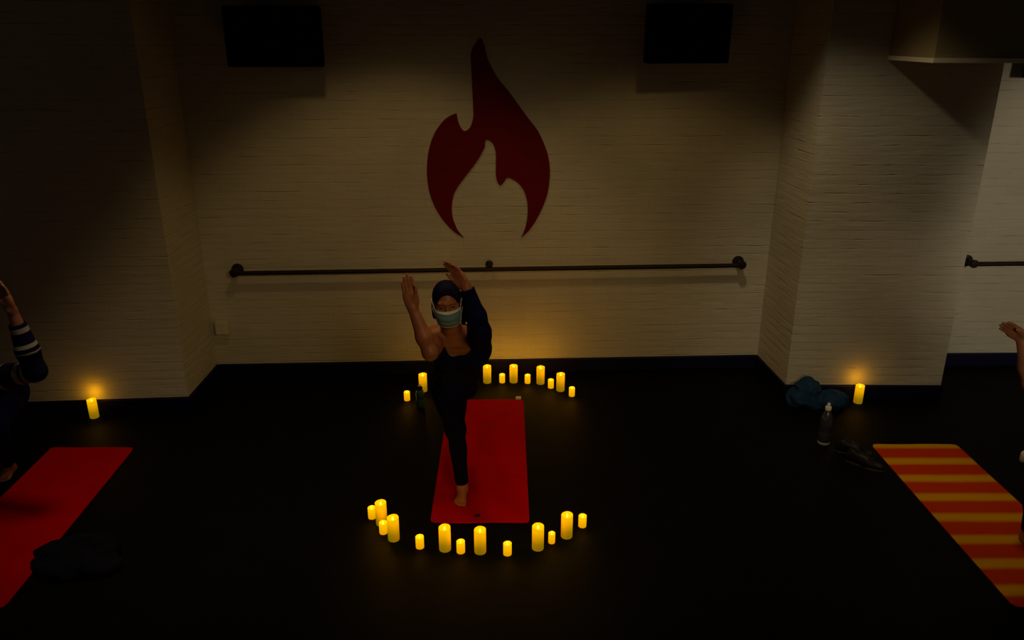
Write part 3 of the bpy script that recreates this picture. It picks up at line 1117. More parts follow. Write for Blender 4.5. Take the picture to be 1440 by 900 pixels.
def body_prims(J, a):
    """J joints; R is the person's side seen at the right of the picture"""
    P = []
    shl, shr = vec(J['sh_l']), vec(J['sh_r'])
    hl, hr = vec(J['hip_l']), vec(J['hip_r'])
    pel, wai, che, nb, nt = [vec(J[k]) for k in ('pelvis', 'waist', 'chest', 'neck_base', 'neck_top')]
    R = nrm(shr - shl)
    S = nrm(nb - pel)
    F = nrm(np.cross(S, R))
    if F[1] > 0:
        F = -F
    RH = nrm(hr - hl)
    fat = a.get('fat', 1.0)
    P.append(cone(hl, hr, 0.090 * fat, 0.090 * fat, 'pelvis', 0.05))
    P.append(ell(pel + S * 0.03, (0.135 * fat, 0.095 * fat, 0.10), 'pelvis', 0.05, (RH, np.cross(RH, S), S)))
    for sg, h in ((-1, hl), (1, hr)):
        P.append(ell(h - F * 0.06 - S * 0.01, (0.075, 0.07, 0.085), 'pelvis', 0.05))
        P.append(cone(pel + RH * sg * 0.062, wai + R * sg * 0.048, 0.082 * fat, 0.074 * fat, 'torso', 0.05))
        P.append(cone(wai + R * sg * 0.048, che + R * sg * 0.065, 0.074 * fat, 0.088, 'torso', 0.05))
        P.append(cone(che + R * sg * 0.065, nb + R * sg * 0.05 - S * 0.045, 0.088, 0.062, 'torso', 0.05))
        P.append(ell(che + R * sg * 0.070 + F * 0.072 + S * 0.005, (0.058, 0.050, 0.056), 'torso', 0.035, (R, F, S)))
    P.append(cone(nb - S * 0.01, nt, 0.053, 0.049, 'neck', 0.04))
    hc = vec(J['head'])
    hs = a.get('head', 0.95)
    hf, hu = nrm(a['face']), nrm(a['crown'])
    P.append(cone(nt, hc - hu * 0.055 * hs - hf * 0.02, 0.049, 0.052, 'neck', 0.03))
    P += head_prims(hc, hf, hu, hs)
    for sfx, sg, sh in (('l', -1, shl), ('r', 1, shr)):
        el, wr = vec(J['el_' + sfx]), vec(J['wr_' + sfx])
        af = a.get('arm_fat', 1.0)
        P.append(cone(nb + R * sg * 0.03 - S * 0.005, sh, 0.042, 0.046, 'sh_' + sfx, 0.05))
        P.append(cone(che + R * sg * 0.10 + S * 0.03, sh, 0.060, 0.052, 'sh_' + sfx, 0.05))
        P.append(ell(sh, (0.056, 0.056, 0.056), 'ua_' + sfx, 0.04))
        P.append(cone(sh, el, 0.050 * af, 0.040 * af, 'ua_' + sfx, 0.03))
        P.append(ell(sh * 0.45 + el * 0.55, (0.048 * af,) * 3, 'ua_' + sfx, 0.05))
        P.append(cone(el, el * 0.65 + wr * 0.35, 0.039 * af, 0.042 * af, 'fa_' + sfx, 0.025))
        P.append(cone(el * 0.65 + wr * 0.35, wr, 0.042 * af, 0.0265, 'fa_' + sfx, 0.025))
        h = a['hand_' + sfx]
        P.append(cone(wr, wr + nrm(h['d']) * 0.03, 0.0265, 0.022, 'hand_' + sfx, 0.015))
        P += hand_prims(wr, np.array(h['d'], float), np.array(h['pn'], float), np.array(h['side'], float), 'hand_' + sfx,
                        h.get('s', 1.0), h.get('curl', 0.25), h.get('spread', 0.12), h.get('thumb', 0.6))
    for sfx, sg, hp in (('l', -1, hl), ('r', 1, hr)):
        kn, an = vec(J['kn_' + sfx]), vec(J['an_' + sfx])
        lf = a.get('leg_fat', 1.0)
        P.append(cone(hp, kn, 0.088 * lf, 0.056 * lf, 'th_' + sfx, 0.04))
        P.append(ell(hp * 0.62 + kn * 0.38, (0.080 * lf,) * 3, 'th_' + sfx, 0.05))
        P.append(ell(kn, (0.055 * lf,) * 3, 'th_' + sfx, 0.03))
        back = np.cross(nrm(kn - hp), nrm(an - kn))
        ftoe = nrm(a['foot_' + sfx]['f'])
        sd_ = nrm(np.cross(ftoe, nrm(kn - an)))
        bk_ = nrm(np.cross(sd_, nrm(kn - an)))
        if np.dot(bk_, ftoe) > 0:
            bk_ = -bk_
        P.append(cone(kn, an, 0.049 * lf, 0.033, 'sn_' + sfx, 0.03))
        P.append(ell(kn * 0.68 + an * 0.32 + bk_ * 0.022, (0.046 * lf, 0.046 * lf, 0.095), 'sn_' + sfx, 0.03,
                     (sd_, bk_, nrm(kn - an))))
        fp = a['foot_' + sfx]
        P += foot_prims(an, None, np.array(fp['f'], float), np.array(fp['u'], float), 'foot_' + sfx, fp.get('s', 0.95), fp.get('inner', 1))
    frame = dict(R=R, S=S, F=F, nb=nb, che=che, pel=pel)
    return P, frame


VOX = 0.0046


def person(J, a, label, skin):
    prims, fr = body_prims(J, a)
    V, F = sdf_mesh(prims, VOX)
    V = relax(V, F, 2, 0.5)
    V[:, 2] = np.maximum(V[:, 2], a['ground'])
    Nv = vnormals(V, F)
    base = a['base']
    body = np_obj('person', V, F, skin, None, base)
    body.location = base
    tag(body, label, 'person')
    bi = nearest(V, prims)
    tags = np.array([p.tag for p in prims])[bi]
    return body, V, F, Nv, prims, tags, fr


def seg_par(P, a, b):
    ab = b - a
    return ((P - a) @ ab) / (ab @ ab)


def np_list(p):
    return [p.x, p.y, p.z]


def hair_cap(J, a, body, base, braids=(), bun=None, s=None):
    c = vec(J['head']); s = s or a.get('head', 0.95)
    f = nrm(a['face']); u = nrm(np.asarray(a['crown']) - f * np.dot(a['crown'], f)); r = np.cross(f, u)
    ax = (r, f, u)

    def at3(x, y, z):
        return c + s * (r * x + f * y + u * z)
    P = [ell(at3(0, -0.024, 0.036), np.array([0.083, 0.098, 0.094]) * s, 'h', 0.01, ax),
         ell(at3(0, -0.050, -0.020), np.array([0.076, 0.070, 0.085]) * s, 'h', 0.03, ax),
         ell(at3(0, 0.092, -0.010), np.array([0.066, 0.066, 0.092]) * s, 'h', 0.012, ax, neg=True)]
    for side in (-1, 1):
        P.append(ell(at3(side * 0.078, 0.0, -0.006), np.array([0.020, 0.024, 0.032]) * s, 'h', 0.01, ax, neg=True))
    for br in braids:
        for i, (p, q) in enumerate(zip(br, br[1:])):
            n_ = 3
            for k in range(n_):
                t = (k + 0.5) / n_
                P.append(ell(at3(*(np.array(p) * (1 - t) + np.array(q) * t)), np.array([0.015, 0.015, 0.013]) * s * (1.0 if k % 2 else 0.88), 'h', 0.006))
    if bun is not None:
        P.append(ell(at3(*bun), np.array([0.04, 0.04, 0.035]) * s, 'h', 0.02, ax))
    V, F = sdf_mesh(P, 0.004)
    V = relax(V, F, 1)
    return np_obj('hair', V, F, M['hair'], body, base)


def eyes(J, a, body, base):
    c = vec(J['head']); s = a.get('head', 0.95)
    f = nrm(a['face']); u = nrm(np.asarray(a['crown']) - f * np.dot(a['crown'], f)); r = np.cross(f, u)
    for sg in (-1, 1):
        V, F = sdf_mesh([ell(c + s * (r * sg * 0.031 + f * 0.0745 + u * 0.0105), np.array([0.0105, 0.0085, 0.0045]) * s, 'e', 0.002, (r, f, u))], 0.0016)
        np_obj('eye', V, F, M['eye'], body, base)


def surgical_mask(J, a, body, base):
    c = vec(J['head']); s = a.get('head', 0.95)
    f = nrm(a['face']); u = nrm(np.asarray(a['crown']) - f * np.dot(a['crown'], f)); r = np.cross(f, u)
    nu, nv = 28, 26
    Vs = []
    for j in range(nv + 1):
        v = j / nv                                     # 0 at the nose, 1 under the chin
        for i in range(nu + 1):
            q = i / nu * 2 - 1
            z = -0.003 - 0.108 * v - 0.012 * q * q * (1 - 2 * v) + 0.020 * (1 - v) * (abs(q) ** 2)
            depth = 0.121 - 0.030 * max(0, 0.3 - v) / 0.3 * 0.6 - 0.036 * max(0, v - 0.45) ** 1.4 / 0.55 ** 1.4
            wdt = 0.074 - 0.010 * v
            ang = q * 1.12
            x = wdt * math.sin(ang) / math.sin(1.12)
            y = depth * (0.50 + 0.50 * math.cos(ang * 1.05)) - 0.012 * abs(q) ** 3
            y += 0.006 * max(0, 1 - 4 * q * q) * max(0, 1 - abs(v - 0.2) / 0.25)
            y += 0.0035 * (1 - q * q) * math.sin(v * 3 * 2 * PI) * (1 if 0.1 < v < 0.9 else 0)   # pleats
            Vs.append(c + s * (r * x + f * y + u * z))
    Vs = np.array(Vs)
    F = np.array([[j * (nu + 1) + i, j * (nu + 1) + i + 1, (j + 1) * (nu + 1) + i + 1, (j + 1) * (nu + 1) + i] for j in range(nv) for i in range(nu)])
    nn = vnormals(Vs, F)
    if (nn @ f).mean() < 0:
        F = F[:, ::-1]; nn = -nn
    n = len(Vs)
    edge = []
    for i in range(nu):
        edge += [[i, i + 1], [nv * (nu + 1) + i + 1, nv * (nu + 1) + i]]
    for j in range(nv):
        edge += [[(j + 1) * (nu + 1), j * (nu + 1)], [j * (nu + 1) + nu, (j + 1) * (nu + 1) + nu]]
    edge = np.array(edge)
    FF = np.concatenate([F, F[:, ::-1] + n, np.stack([edge[:, 0], edge[:, 1], edge[:, 1] + n, edge[:, 0] + n], 1)])
    mi = np.zeros(len(FF), int)
    for k in range(nv * nu):
        if k // nu < 3 or k // nu > nv - 2:
            mi[k] = 1
    m_ = np_obj('face_mask', np.concatenate([Vs + nn * 0.0015, Vs - nn * 0.001]), FF, [M['mask'], M['mask_edge']], body, base, mi=mi)
    m_['label'] = 'pale teal surgical mask'
    for sg in (-1, 1):
        bm = bmesh.new()
        pts = []
        e0 = Vs[0 if sg < 0 else nu]; e1 = Vs[nv * (nu + 1) + (0 if sg < 0 else nu)]
        if ((e0 - c) @ r) * sg < 0:
            e0 = Vs[nu if sg < 0 else 0]; e1 = Vs[nv * (nu + 1) + (nu if sg < 0 else 0)]
        sgn = np.sign((e0 - c) @ r)
        ear = c + s * (r * sgn * 0.088 - f * 0.026 + u * 0.004)
        up_ = c + s * (r * sgn * 0.086 + f * 0.010 + u * 0.030)
        lo_ = c + s * (r * sgn * 0.082 + f * 0.004 - u * 0.040)
        for p in (e0, up_, ear + u * 0.02, ear - u * 0.02, lo_, e1):
            pts.append(Vector(p - np.array(base)))
        pts = catmull(pts, 5) + [pts[-1]]
        add_tube(bm, pts, 0.0012, 6)
        bm_obj('ear_loop', bm, M['mask_edge'], m_, smooth=True)


# ---- the standing person on the middle mat
ft = floor_pt(649.5, 711)
base = (ft.x, ft.y + 0.1, 0.008)
J = dict(
    an_l=np_list(at(650.5, 680.5, 4.50)), kn_l=np_list(at(640.5, 604, 4.46)), hip_l=np_list(at(632, 549, 4.50)),
    hip_r=np_list(at(649, 541, 4.60)),
    pelvis=np_list(at(643, 538, 4.54)), waist=np_list(at(643, 518, 4.42)), chest=np_list(at(647, 491, 4.27)),
    neck_base=np_list(at(641, 470, 4.16)), neck_top=np_list(at(633, 456, 4.10)), head=np_list(at(629, 427, 4.03)),
    sh_l=np_list(at(612, 475, 4.17)), el_l=np_list(at(605, 496, 3.90)), wr_l=np_list(at(580, 432, 3.93)),
    sh_r=np_list(at(671, 477, 4.20)), el_r=np_list(at(677, 467, 3.95)), wr_r=np_list(at(656, 404, 3.97)),
)
hr = J['hip_r']
J['kn_r'] = [hr[0] - 0.035, hr[1] + 0.37, hr[2] - 0.02]
J['an_r'] = [hr[0] - 0.05, hr[1] + 0.72, hr[2] + 0.10]
sole = 0.0065
J['an_l'][2] = sole + 0.062 * 0.95 + 0.002
A1 = dict(
    base=base, ground=0.0084, face=(0.10, -1.0, -0.10), crown=(-0.06, -0.12, 1.0), head=0.93, fat=0.93, leg_fat=0.92,
    hand_l=dict(d=np_list(at(571, 391, 3.95) - at(580, 432, 3.93)), pn=(0.1, -1, 0.05), side=(1, 0, 0), s=0.93, curl=0.10, spread=-0.012, thumb=0.28),
    hand_r=dict(d=np_list(at(631, 366, 3.99) - at(656, 404, 3.97)), pn=(-0.45, -0.85, -0.25), side=(-0.6, 0.3, -0.4), s=0.95, curl=0.30, spread=-0.01, thumb=0.3),
    foot_l=dict(f=(-0.12, -1, 0), u=(0, 0, 1), inner=-1, s=0.95), foot_r=dict(f=(0.0, 0.75, -0.65), u=(0, 0.65, 0.75), inner=1, s=0.95),
)
body, V, F, Nv, prims, tags, fr = person(J, A1, 'person balancing on the middle red mat in dark clothes and face mask, arms raised', M['dark_skin'])
ra = (V - fr['nb']) @ fr['R']; rs = (V - fr['nb']) @ fr['S']; rf = (V - fr['che']) @ fr['F']
leg = np.isin(tags, ['pelvis', 'th_l', 'th_r']) | (np.isin(tags, ['sn_l']) & (seg_par(V, vec(J['kn_l']), vec(J['an_l'])) < 0.90)) \
    | (np.isin(tags, ['sn_r']) & (seg_par(V, vec(J['kn_r']), vec(J['an_r'])) < 0.90))
shell('leggings', V, F, Nv, leg, M['black_cloth'], body, base)
fa = seg_par(V, vec(J['el_r']), vec(J['wr_r']))
sleeve = np.isin(tags, ['ua_r', 'sh_r']) | ((tags == 'fa_r') & (fa < 0.97))
scoop = (rs > -0.100 + 0.10 * (np.abs(ra - 0.020) / 0.080) ** 4) & (np.abs(ra - 0.020) < 0.078) & (rf > -0.02)
tor = np.isin(tags, ['torso']) & ~scoop & ~((ra < -0.092) & (rs > -0.13)) & ~((rs > -0.01) & (np.abs(ra) < 0.06))
strap = np.isin(tags, ['sh_l', 'torso']) & (ra > -0.092) & (ra < -0.062)
shr_ = sleeve & ~((ra < 0.055) & (rs > -0.03) & (tags == 'sh_r'))
shell('top', V, F, Nv, tor | strap | shr_ | (np.isin(tags, ['pelvis']) & (((V - fr['pel']) @ fr['S']) > 0.03)), M['navy_cloth'], body, base, off=0.0065)
hair_cap(J, A1, body, base, braids=[[(-0.080, -0.03, 0.0), (-0.088, -0.015, -0.05), (-0.085, 0.0, -0.10), (-0.080, 0.01, -0.135)],
                                    [(0.080, -0.04, 0.0), (0.082, -0.03, -0.05), (0.078, -0.02, -0.095)]])
eyes(J, A1, body, base)
surgical_mask(J, A1, body, base)

# ---- the crouching person cut by the left edge of the picture
base = (-3.45, 4.7, 0.0)
J = dict(
    an_r=[-3.42, 4.78, 0.068], kn_r=[-3.27, 4.52, 0.46], hip_r=[-3.40, 4.93, 0.52],
    an_l=[-3.66, 4.80, 0.068], kn_l=[-3.66, 4.52, 0.46], hip_l=[-3.60, 4.93, 0.52],
    pelvis=[-3.50, 4.92, 0.56], waist=[-3.46, 4.78, 0.68], chest=[-3.40, 4.55, 0.80],
    neck_base=[-3.37, 4.37, 0.94], neck_top=[-3.36, 4.30, 1.00], head=[-3.36, 4.22, 1.11],
    sh_r=[-3.19, 4.38, 0.865], sh_l=[-3.54, 4.42, 0.90],
    el_r=np_list(at(50, 522, 4.30)), wr_r=np_list(at(17, 437, 4.27)),
    el_l=[-3.72, 4.20, 0.93], wr_l=[-3.70, 4.22, 1.18],
)
A2 = dict(
    base=base, ground=0.0012, face=(0.1, -1, 0.05), crown=(0, 0.05, 1), arm_fat=1.2, head=0.95,
    hand_r=dict(d=np_list(at(0, 393, 4.28) - at(17, 437, 4.27)), pn=(-0.5, -1, 0), side=(-1, 0.4, 0), s=1.0, curl=0.12, spread=0.0, thumb=0.35),
    hand_l=dict(d=(0.05, 0.0, 1), pn=(0.4, -1, 0), side=(1, 0.3, 0), s=1.0, curl=0.15),
    foot_r=dict(f=(0.12, -1, 0), u=(0, 0, 1), inner=1), foot_l=dict(f=(-0.1, -1, 0), u=(0, 0, 1), inner=-1),
)
body, V, F, Nv, prims, tags, fr = person(J, A2, 'person crouching at the left frame edge in navy sleeves with white bands', M['tan_skin'])
ra = (V - fr['nb']) @ fr['R']; rs = (V - fr['nb']) @ fr['S']
leg = np.isin(tags, ['pelvis', 'th_l', 'th_r'])
for sfx in 'lr':
    leg |= (tags == 'sn_' + sfx) & (seg_par(V, vec(J['kn_' + sfx]), vec(J['an_' + sfx])) < 0.90)
shell('leggings', V, F, Nv, leg, M['black_cloth'], body, base)
keep = np.isin(tags, ['torso', 'sh_l', 'sh_r', 'ua_l', 'ua_r']) & ~((np.abs(ra) < 0.075) & (rs > -0.03))
stripe = np.zeros(len(V))
for sfx in 'lr':
    tf = seg_par(V, vec(J['el_' + sfx]), vec(J['wr_' + sfx]))
    tu = seg_par(V, vec(J['sh_' + sfx]), vec(J['el_' + sfx]))
    keep |= (tags == 'fa_' + sfx) & (tf < 0.80)
    for c_, w_ in ((0.70, 0.030), (0.45, 0.024), (0.35, 0.010)):
        m_ = tags == 'fa_' + sfx
        stripe[m_] = np.maximum(stripe[m_], np.clip(1.0 - (np.abs(tf[m_] - c_) / w_ - 1) * 2, 0, 1))
    for c_, w_ in ((0.90, 0.030), (0.78, 0.036), (0.50, 0.034), (0.36, 0.034), (0.1, 0.03)):
        m_ = (tags == 'ua_' + sfx)
        stripe[m_] = np.maximum(stripe[m_], np.clip(1.0 - (np.abs(tu[m_] - c_) / w_ - 1) * 2, 0, 1))
shell('striped_top', V, F, Nv, keep | (np.isin(tags, ['pelvis']) & (((V - fr['pel']) @ fr['S']) > 0.0)), M['stripe_cloth'], body, base, off=0.008, attr=stripe)
hair_cap(J, A2, body, base, bun=(0, -0.10, 0.06))
eyes(J, A2, body, base)

# ---- the person cut by the right edge of the picture
base = (3.04, 3.99, 0.008)
dx, dy = 0.06, 0.0
J = dict(
    an_l=[3.03, 3.99, sole + 0.061], kn_l=[2.985, 3.95, 0.44], hip_l=[3.06, 4.00, 0.83], hip_r=[3.20, 4.06, 0.84],
    pelvis=[3.13, 4.02, 0.86], waist=[3.13, 3.95, 0.98], chest=[3.13, 3.84, 1.13],
    neck_base=[3.11, 3.75, 1.27], neck_top=[3.08, 3.71, 1.34], head=[3.06, 3.66, 1.46],
    sh_l=[2.95, 3.75, 1.235], el_l=np_list(at(1452, 540, 3.52)), wr_l=np_list(at(1437, 474, 3.60)),
    sh_r=[3.28, 3.79, 1.23], el_r=[3.44, 3.56, 1.28], wr_r=[3.42, 3.60, 1.53],
    kn_r=[3.40, 4.42, 0.78], an_r=[3.52, 4.76, 0.88],
)
A3 = dict(
    base=base, ground=0.0084, face=(0.05, -1, -0.05), crown=(-0.03, -0.08, 1), head=0.94, fat=0.95,
    hand_l=dict(d=np_list(at(1404, 450, 3.55) - at(1437, 474, 3.60)), pn=(0.25, -0.5, -0.8), side=(0, -0.6, 0.7), s=0.95, curl=0.12, spread=-0.01, thumb=0.2),
    hand_r=dict(d=(-0.1, 0.05, 1), pn=(-0.3, -1, 0), side=(-1, 0, 0), s=0.95, curl=0.15),
    foot_l=dict(f=(-0.1, -1, 0), u=(0, 0, 1), inner=-1), foot_r=dict(f=(0, 0.75, -0.65), u=(0, 0.65, 0.75), inner=1),
)
body, V, F, Nv, prims, tags, fr = person(J, A3, 'person on the striped mat at the right frame edge, only hand and leg in view', M['tan_skin'])
ra = (V - fr['nb']) @ fr['R']; rs = (V - fr['nb']) @ fr['S']
leg = np.isin(tags, ['pelvis', 'th_l', 'th_r'])
for sfx in 'lr':
    leg |= (tags == 'sn_' + sfx) & (seg_par(V, vec(J['kn_' + sfx]), vec(J['an_' + sfx])) < 0.92)
shell('leggings', V, F, Nv, leg, M['black_cloth'], body, base)
keep = (np.isin(tags, ['torso']) & ~((np.abs(ra) < 0.065) & (rs > -0.09)) & ~((np.abs(ra) > 0.095) & (rs > -0.12))) \
    | (np.isin(tags, ['sh_l', 'sh_r']) & (np.abs(ra) > 0.060) & (np.abs(ra) < 0.095)) \
    | (np.isin(tags, ['pelvis']) & (((V - fr['pel']) @ fr['S']) > 0.03))
shell('top', V, F, Nv, keep, M['navy_cloth'], body, base, off=0.0065)
hair_cap(J, A3, body, base, bun=(0, -0.10, 0.06))
eyes(J, A3, body, base)


# ---------------------------------------------------------------- things lying about
def bottle_teal():
    p = floor_pt(591, 575)
    root = bpy.data.objects.new('water_bottle', None); C.objects.link(root)
    root.location = (p.x, p.y + 0.03, 0)
    tag(root, 'small dark teal water bottle in front of a candle at back left', 'water bottle')
    bm = bmesh.new()
    add_lathe(bm, [(0, 0), (0.029, 0), (0.033, 0.004), (0.034, 0.02), (0.034, 0.06), (0.031, 0.075), (0.031, 0.085), (0.034, 0.10), (0.034, 0.125), (0.030, 0.142), (0.021, 0.152), (0.018, 0.155), (0.018, 0.16), (0, 0.16)], 24)
    bm_obj('bottle_body', bm, M['teal_bottle'], root, smooth=True, auto=50)
    bm = bmesh.new()
    add_lathe(bm, [(0, 0.158), (0.021, 0.158), (0.0215, 0.161), (0.0215, 0.176), (0.018, 0.180), (0, 0.181)], 20)
    cap = bm_obj('cap', bm, M['black'], root, smooth=True, auto=40)
    bm = bmesh.new()
    add_tube(bm, [(-0.014 + 0, 0, 0.178)] + [(-0.001 - 0.013 * math.cos(a), 0, 0.179 + 0.022 * math.sin(a)) for a in [PI * k / 8 for k in range(1, 8)]] + [(0.012, 0, 0.178)], 0.0032, 8)
    bm_obj('carry_loop', bm, M['white_plastic'], cap, smooth=True)


def bottle_clear():
    p = floor_pt(1160.5, 627.5)
    root = bpy.data.objects.new('water_bottle', None); C.objects.link(root)
    root.location = (p.x, p.y + 0.04, 0)
    tag(root, 'tall smoky water bottle with pale cap and painted base highlight before blue jacket', 'water bottle')
    bm = bmesh.new()
    add_lathe(bm, [(0.0, 0.016), (0.041, 0.016), (0.0435, 0.022), (0.0435, 0.09), (0.041, 0.10), (0.041, 0.112), (0.0435, 0.122), (0.0435, 0.19), (0.038, 0.225), (0.026, 0.255), (0.019, 0.268), (0.0185, 0.275), (0, 0.275)], 28)
    bm_obj('bottle_body', bm, M['clear_bottle'], root, smooth=True, auto=50)
    bm = bmesh.new()
    add_lathe(bm, [(0, 0), (0.036, 0), (0.042, 0.004), (0.0445, 0.012), (0.0445, 0.024), (0.042, 0.028), (0, 0.0285)], 28)
    bm_obj('base', bm, M['base_glint'], root, smooth=True, auto=40)['label'] = 'base ring with painted highlight'
    bm = bmesh.new()
    add_lathe(bm, [(0, 0.274), (0.0215, 0.274), (0.022, 0.277), (0.022, 0.298), (0.019, 0.302), (0.012, 0.303), (0.0115, 0.322), (0.008, 0.327), (0, 0.328)], 22)
    bm_obj('cap', bm, M['white_plastic'], root, smooth=True, auto=40)['label'] = 'whitish cap'


bottle_teal()
bottle_clear()


def heap(name, center, blobs, material, label, cat, seed=0.0, amp=0.02, vox=0.0055, ground=None):
    """cloth heap: soft lobes with folds pressed into the surface"""
    P = []
    for (x, y, z, rx, ry, rz, rot) in blobs:
        c, s = math.cos(rot), math.sin(rot)
        P.append(ell(np.array(center) + np.array([x, y, z]), (rx, ry, rz), 'c', 0.05, ((c, s, 0), (-s, c, 0), (0, 0, 1))))
    V, F = sdf_mesh(P, vox)
    Nv = vnormals(V, F)
    d = np.zeros(len(V))
    for i, v in enumerate(V):
        q = Vector(v)
        w_ = q + Vector((noise.noise(q * 5 + Vector((seed, 0, 0))), noise.noise(q * 5 + Vector((0, seed, 9))), 0)) * 0.12
        d[i] = (1 - abs(noise.noise(Vector((w_.x * 7, w_.y * 12, w_.z * 9)) + Vector((seed, 3, 1)))) * 2.4) * amp + (0.5 - abs(noise.noise(Vector((w_.x * 30, w_.y * 16, w_.z * 22))))) * amp * 0.55
    V = V + Nv * d[:, None]
    V[:, 2] = np.maximum(V[:, 2], 0.001)
    V = relax(V, F, 1, 0.4)
    V[:, 2] = np.maximum(V[:, 2], 0.001)
    if ground is not None:
        V[:, 2] = np.maximum(V[:, 2], ground(V))
    o = np_obj(name, V, F, material, None, center)
    o.location = center
    return tag(o, label, cat)


p = floor_pt(1148, 571)
jk = heap('jacket', (p.x, p.y + 0.04, 0.0),
     [(-0.08, 0.0, 0.06, 0.13, 0.09, 0.08, 0.2), (-0.075, 0.0, 0.13, 0.075, 0.05, 0.09, 0.0), (0.07, -0.05, 0.05, 0.13, 0.07, 0.05, -0.2), (0.13, -0.06, 0.085, 0.075, 0.05, 0.022, 0.1)],
     M['blue_cloth'], 'crumpled blue jacket heaped at foot of right brick pier', 'jacket', 2.0, 0.030)
p = floor_pt(100, 790)
e0, e1 = floor_pt(197, 630.5), floor_pt(17, 855)


def over_mat(V):
    edge = e1.x + (e0.x - e1.x) * (V[:, 1] - e1.y) / (e0.y - e1.y)
    return np.where(V[:, 0] < edge + 0.03, 0.0095, 0.001)


sw = heap('sweatshirt', (p.x, p.y, 0.0),
     [(-0.05, 0.02, 0.03, 0.15, 0.12, 0.05, 0.3), (0.10, 0.06, 0.035, 0.14, 0.12, 0.05, -0.4), (0.03, -0.09, 0.03, 0.16, 0.08, 0.045, 0.1), (0.20, -0.05, 0.025, 0.10, 0.09, 0.035, 0.5)],
     M['dark_cloth'], 'dark navy sweatshirt dropped over right edge of left mat', 'sweatshirt', 6.0, 0.024, ground=over_mat)


def shoe(loc, rot, label):
    root = bpy.data.objects.new('sneaker', None); C.objects.link(root)
    root.location = loc
    root.rotation_euler = (0, 0, rot)
    tag(root, label, 'shoe', 'pair of black sneakers')
    P = [cone((-0.085, 0, 0.045), (0.03, 0, 0.042), 0.034, 0.036, 'u', 0.03), cone((0.03, 0.003, 0.040), (0.115, 0.006, 0.032), 0.036, 0.026, 'u', 0.03),
         cone((-0.088, 0, 0.05), (-0.075, 0, 0.085), 0.030, 0.030, 'u', 0.03), cone((-0.07, 0, 0.08), (0.01, 0, 0.062), 0.031, 0.03, 'u', 0.03),
         ell((-0.055, 0, 0.112), (0.040, 0.021, 0.035), 'u', 0.006, neg=True)]
    V, F = sdf_mesh(P, 0.005)
    V[:, 2] = np.maximum(V[:, 2], 0.018)
    np_obj('upper', relax(V, F, 1), F, M['shoe'], root)
    P = [cone((-0.085, 0, 0.014), (-0.02, 0, 0.014), 0.037, 0.034, 's', 0.02), cone((-0.02, 0, 0.014), (0.06, 0.003, 0.014), 0.034, 0.041, 's', 0.02), cone((0.06, 0.003, 0.014), (0.115, 0.006, 0.014), 0.041, 0.031, 's', 0.02)]
    V, F = sdf_mesh(P, 0.005)
    V[:, 2] = np.clip(V[:, 2], 0.0, 0.024)
    np_obj('sole', V, F, M['sole'], root)
    bm = bmesh.new()
    for i in range(4):
        x = -0.005 + i * 0.018
        z = 0.088 - i * 0.0055
        add_tube(bm, [(x, -0.022, z - 0.012), (x + 0.004, -0.010, z + 0.003), (x + 0.008, 0.010, z + 0.003), (x + 0.010, 0.022, z - 0.012)], 0.0028, 6)
    bm_obj('laces', bm, M['sole'], root, smooth=True)


p = floor_pt(1199, 640)
shoe((p.x, p.y, 0), -0.5, 'left black sneaker of the pair beside striped mat corner')
p = floor_pt(1212, 653)
shoe((p.x - 0.01, p.y - 0.03, 0), -0.75, 'right black sneaker of the pair, nearest the striped mat corner')

# pale bottle half out of the frame beside the striped mat
p = floor_pt(1444, 652)
root = bpy.data.objects.new('squeeze_bottle', None); C.objects.link(root)
root.location = (p.x, p.y + 0.03, 0)
tag(root, 'small whitish bottle cut by the right frame edge behind striped mat', 'bottle')
bm = bmesh.new()
add_lathe(bm, [(0, 0), (0.028, 0), (0.032, 0.004), (0.032, 0.05), (0.030, 0.066), (0.020, 0.078), (0.014, 0.082), (0, 0.082)], 22)
bm_obj('bottle_body', bm, M['white_plastic'], root, smooth=True, auto=50)
bm = bmesh.new()
add_lathe(bm, [(0, 0.0815), (0.016, 0.0815), (0.016, 0.094), (0.007, 0.098), (0, 0.099)], 18)
bm_obj('cap', bm, M['black'], root, smooth=True, auto=40)


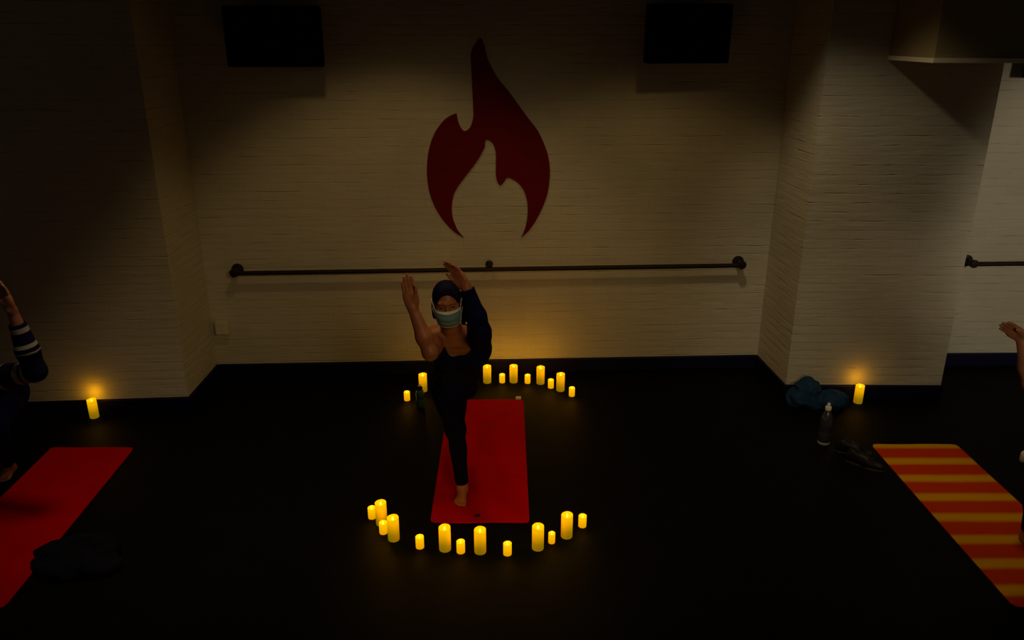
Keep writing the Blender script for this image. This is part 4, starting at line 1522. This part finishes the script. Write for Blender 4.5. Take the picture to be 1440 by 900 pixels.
# ---------------------------------------------------------------- light
def spot(loc, target, energy, angle, blend, col, size=0.08):
    d = bpy.data.lights.new('ceiling_or_fill_spot', 'SPOT')
    d.energy = energy; d.spot_size = math.radians(angle); d.spot_blend = blend
    d.color = col; d.shadow_soft_size = size
    o = bpy.data.objects.new('ceiling_or_fill_spot', d)
    C.objects.link(o)
    o.location = loc
    o.rotation_euler = (Vector(target) - Vector(loc)).to_track_quat('-Z', 'Y').to_euler()
    return o


WARM = (1.0, 0.60, 0.19)
PALE = (1.0, 0.80, 0.50)
# ceiling spots that wash the back wall
spot((-1.0, 4.6, 3.85), (-0.9, 5.3, 1.25), 29, 86, 0.42, WARM)
spot((1.15, 4.6, 3.85), (1.1, 5.3, 1.25), 26, 86, 0.45, WARM)
# spot that throws the duct's shadow on the right pier
spot((1.1, 4.55, 3.85), (3.05, 5.9, 0.4), 50, 58, 0.7, (1.0, 0.76, 0.42))
# fill spots added at the front of the room to brighten the lower walls
spot((1.0, 0.6, 3.1), (-0.5, 6.5, -0.6), 108, 56, 0.6, (1.0, 0.68, 0.30), 0.5)
spot((5.0, 0.8, 2.5), (4.85, 6.6, 1.22), 300, 36, 0.6, PALE, 0.3)
spot((1.9, 0.6, 2.2), (2.8, 5.9, 0.45), 75, 27, 0.9, (1.0, 0.78, 0.44), 0.3)
# downlights above the three mats
spot((-2.2, 4.2, 3.9), (-2.7, 4.25, 0), 100, 64, 1.0, (1.0, 0.72, 0.40), 0.3)
spot((-0.1, 4.4, 3.9), (-0.2, 4.6, 0), 72, 62, 1.0, (1.0, 0.72, 0.40), 0.2)
spot((2.5, 4.1, 3.9), (2.85, 4.25, 0), 72, 62, 1.0, (1.0, 0.76, 0.40), 0.3)

w = bpy.data.worlds.new('world')
scene.world = w
w.use_nodes = True
w.node_tree.nodes['Background'].inputs[0].default_value = (1.0, 0.8, 0.5, 1)
w.node_tree.nodes['Background'].inputs[1].default_value = 0.017

scene.view_settings.view_transform = 'Standard'
scene.view_settings.look = 'None'
scene.view_settings.exposure = 0.0
scene.view_settings.gamma = 1.0
scene.view_settings.use_curve_mapping = False
scene.cycles.use_denoising = True
scene.cycles.max_bounces = 6
scene.cycles.sample_clamp_indirect = 3.0
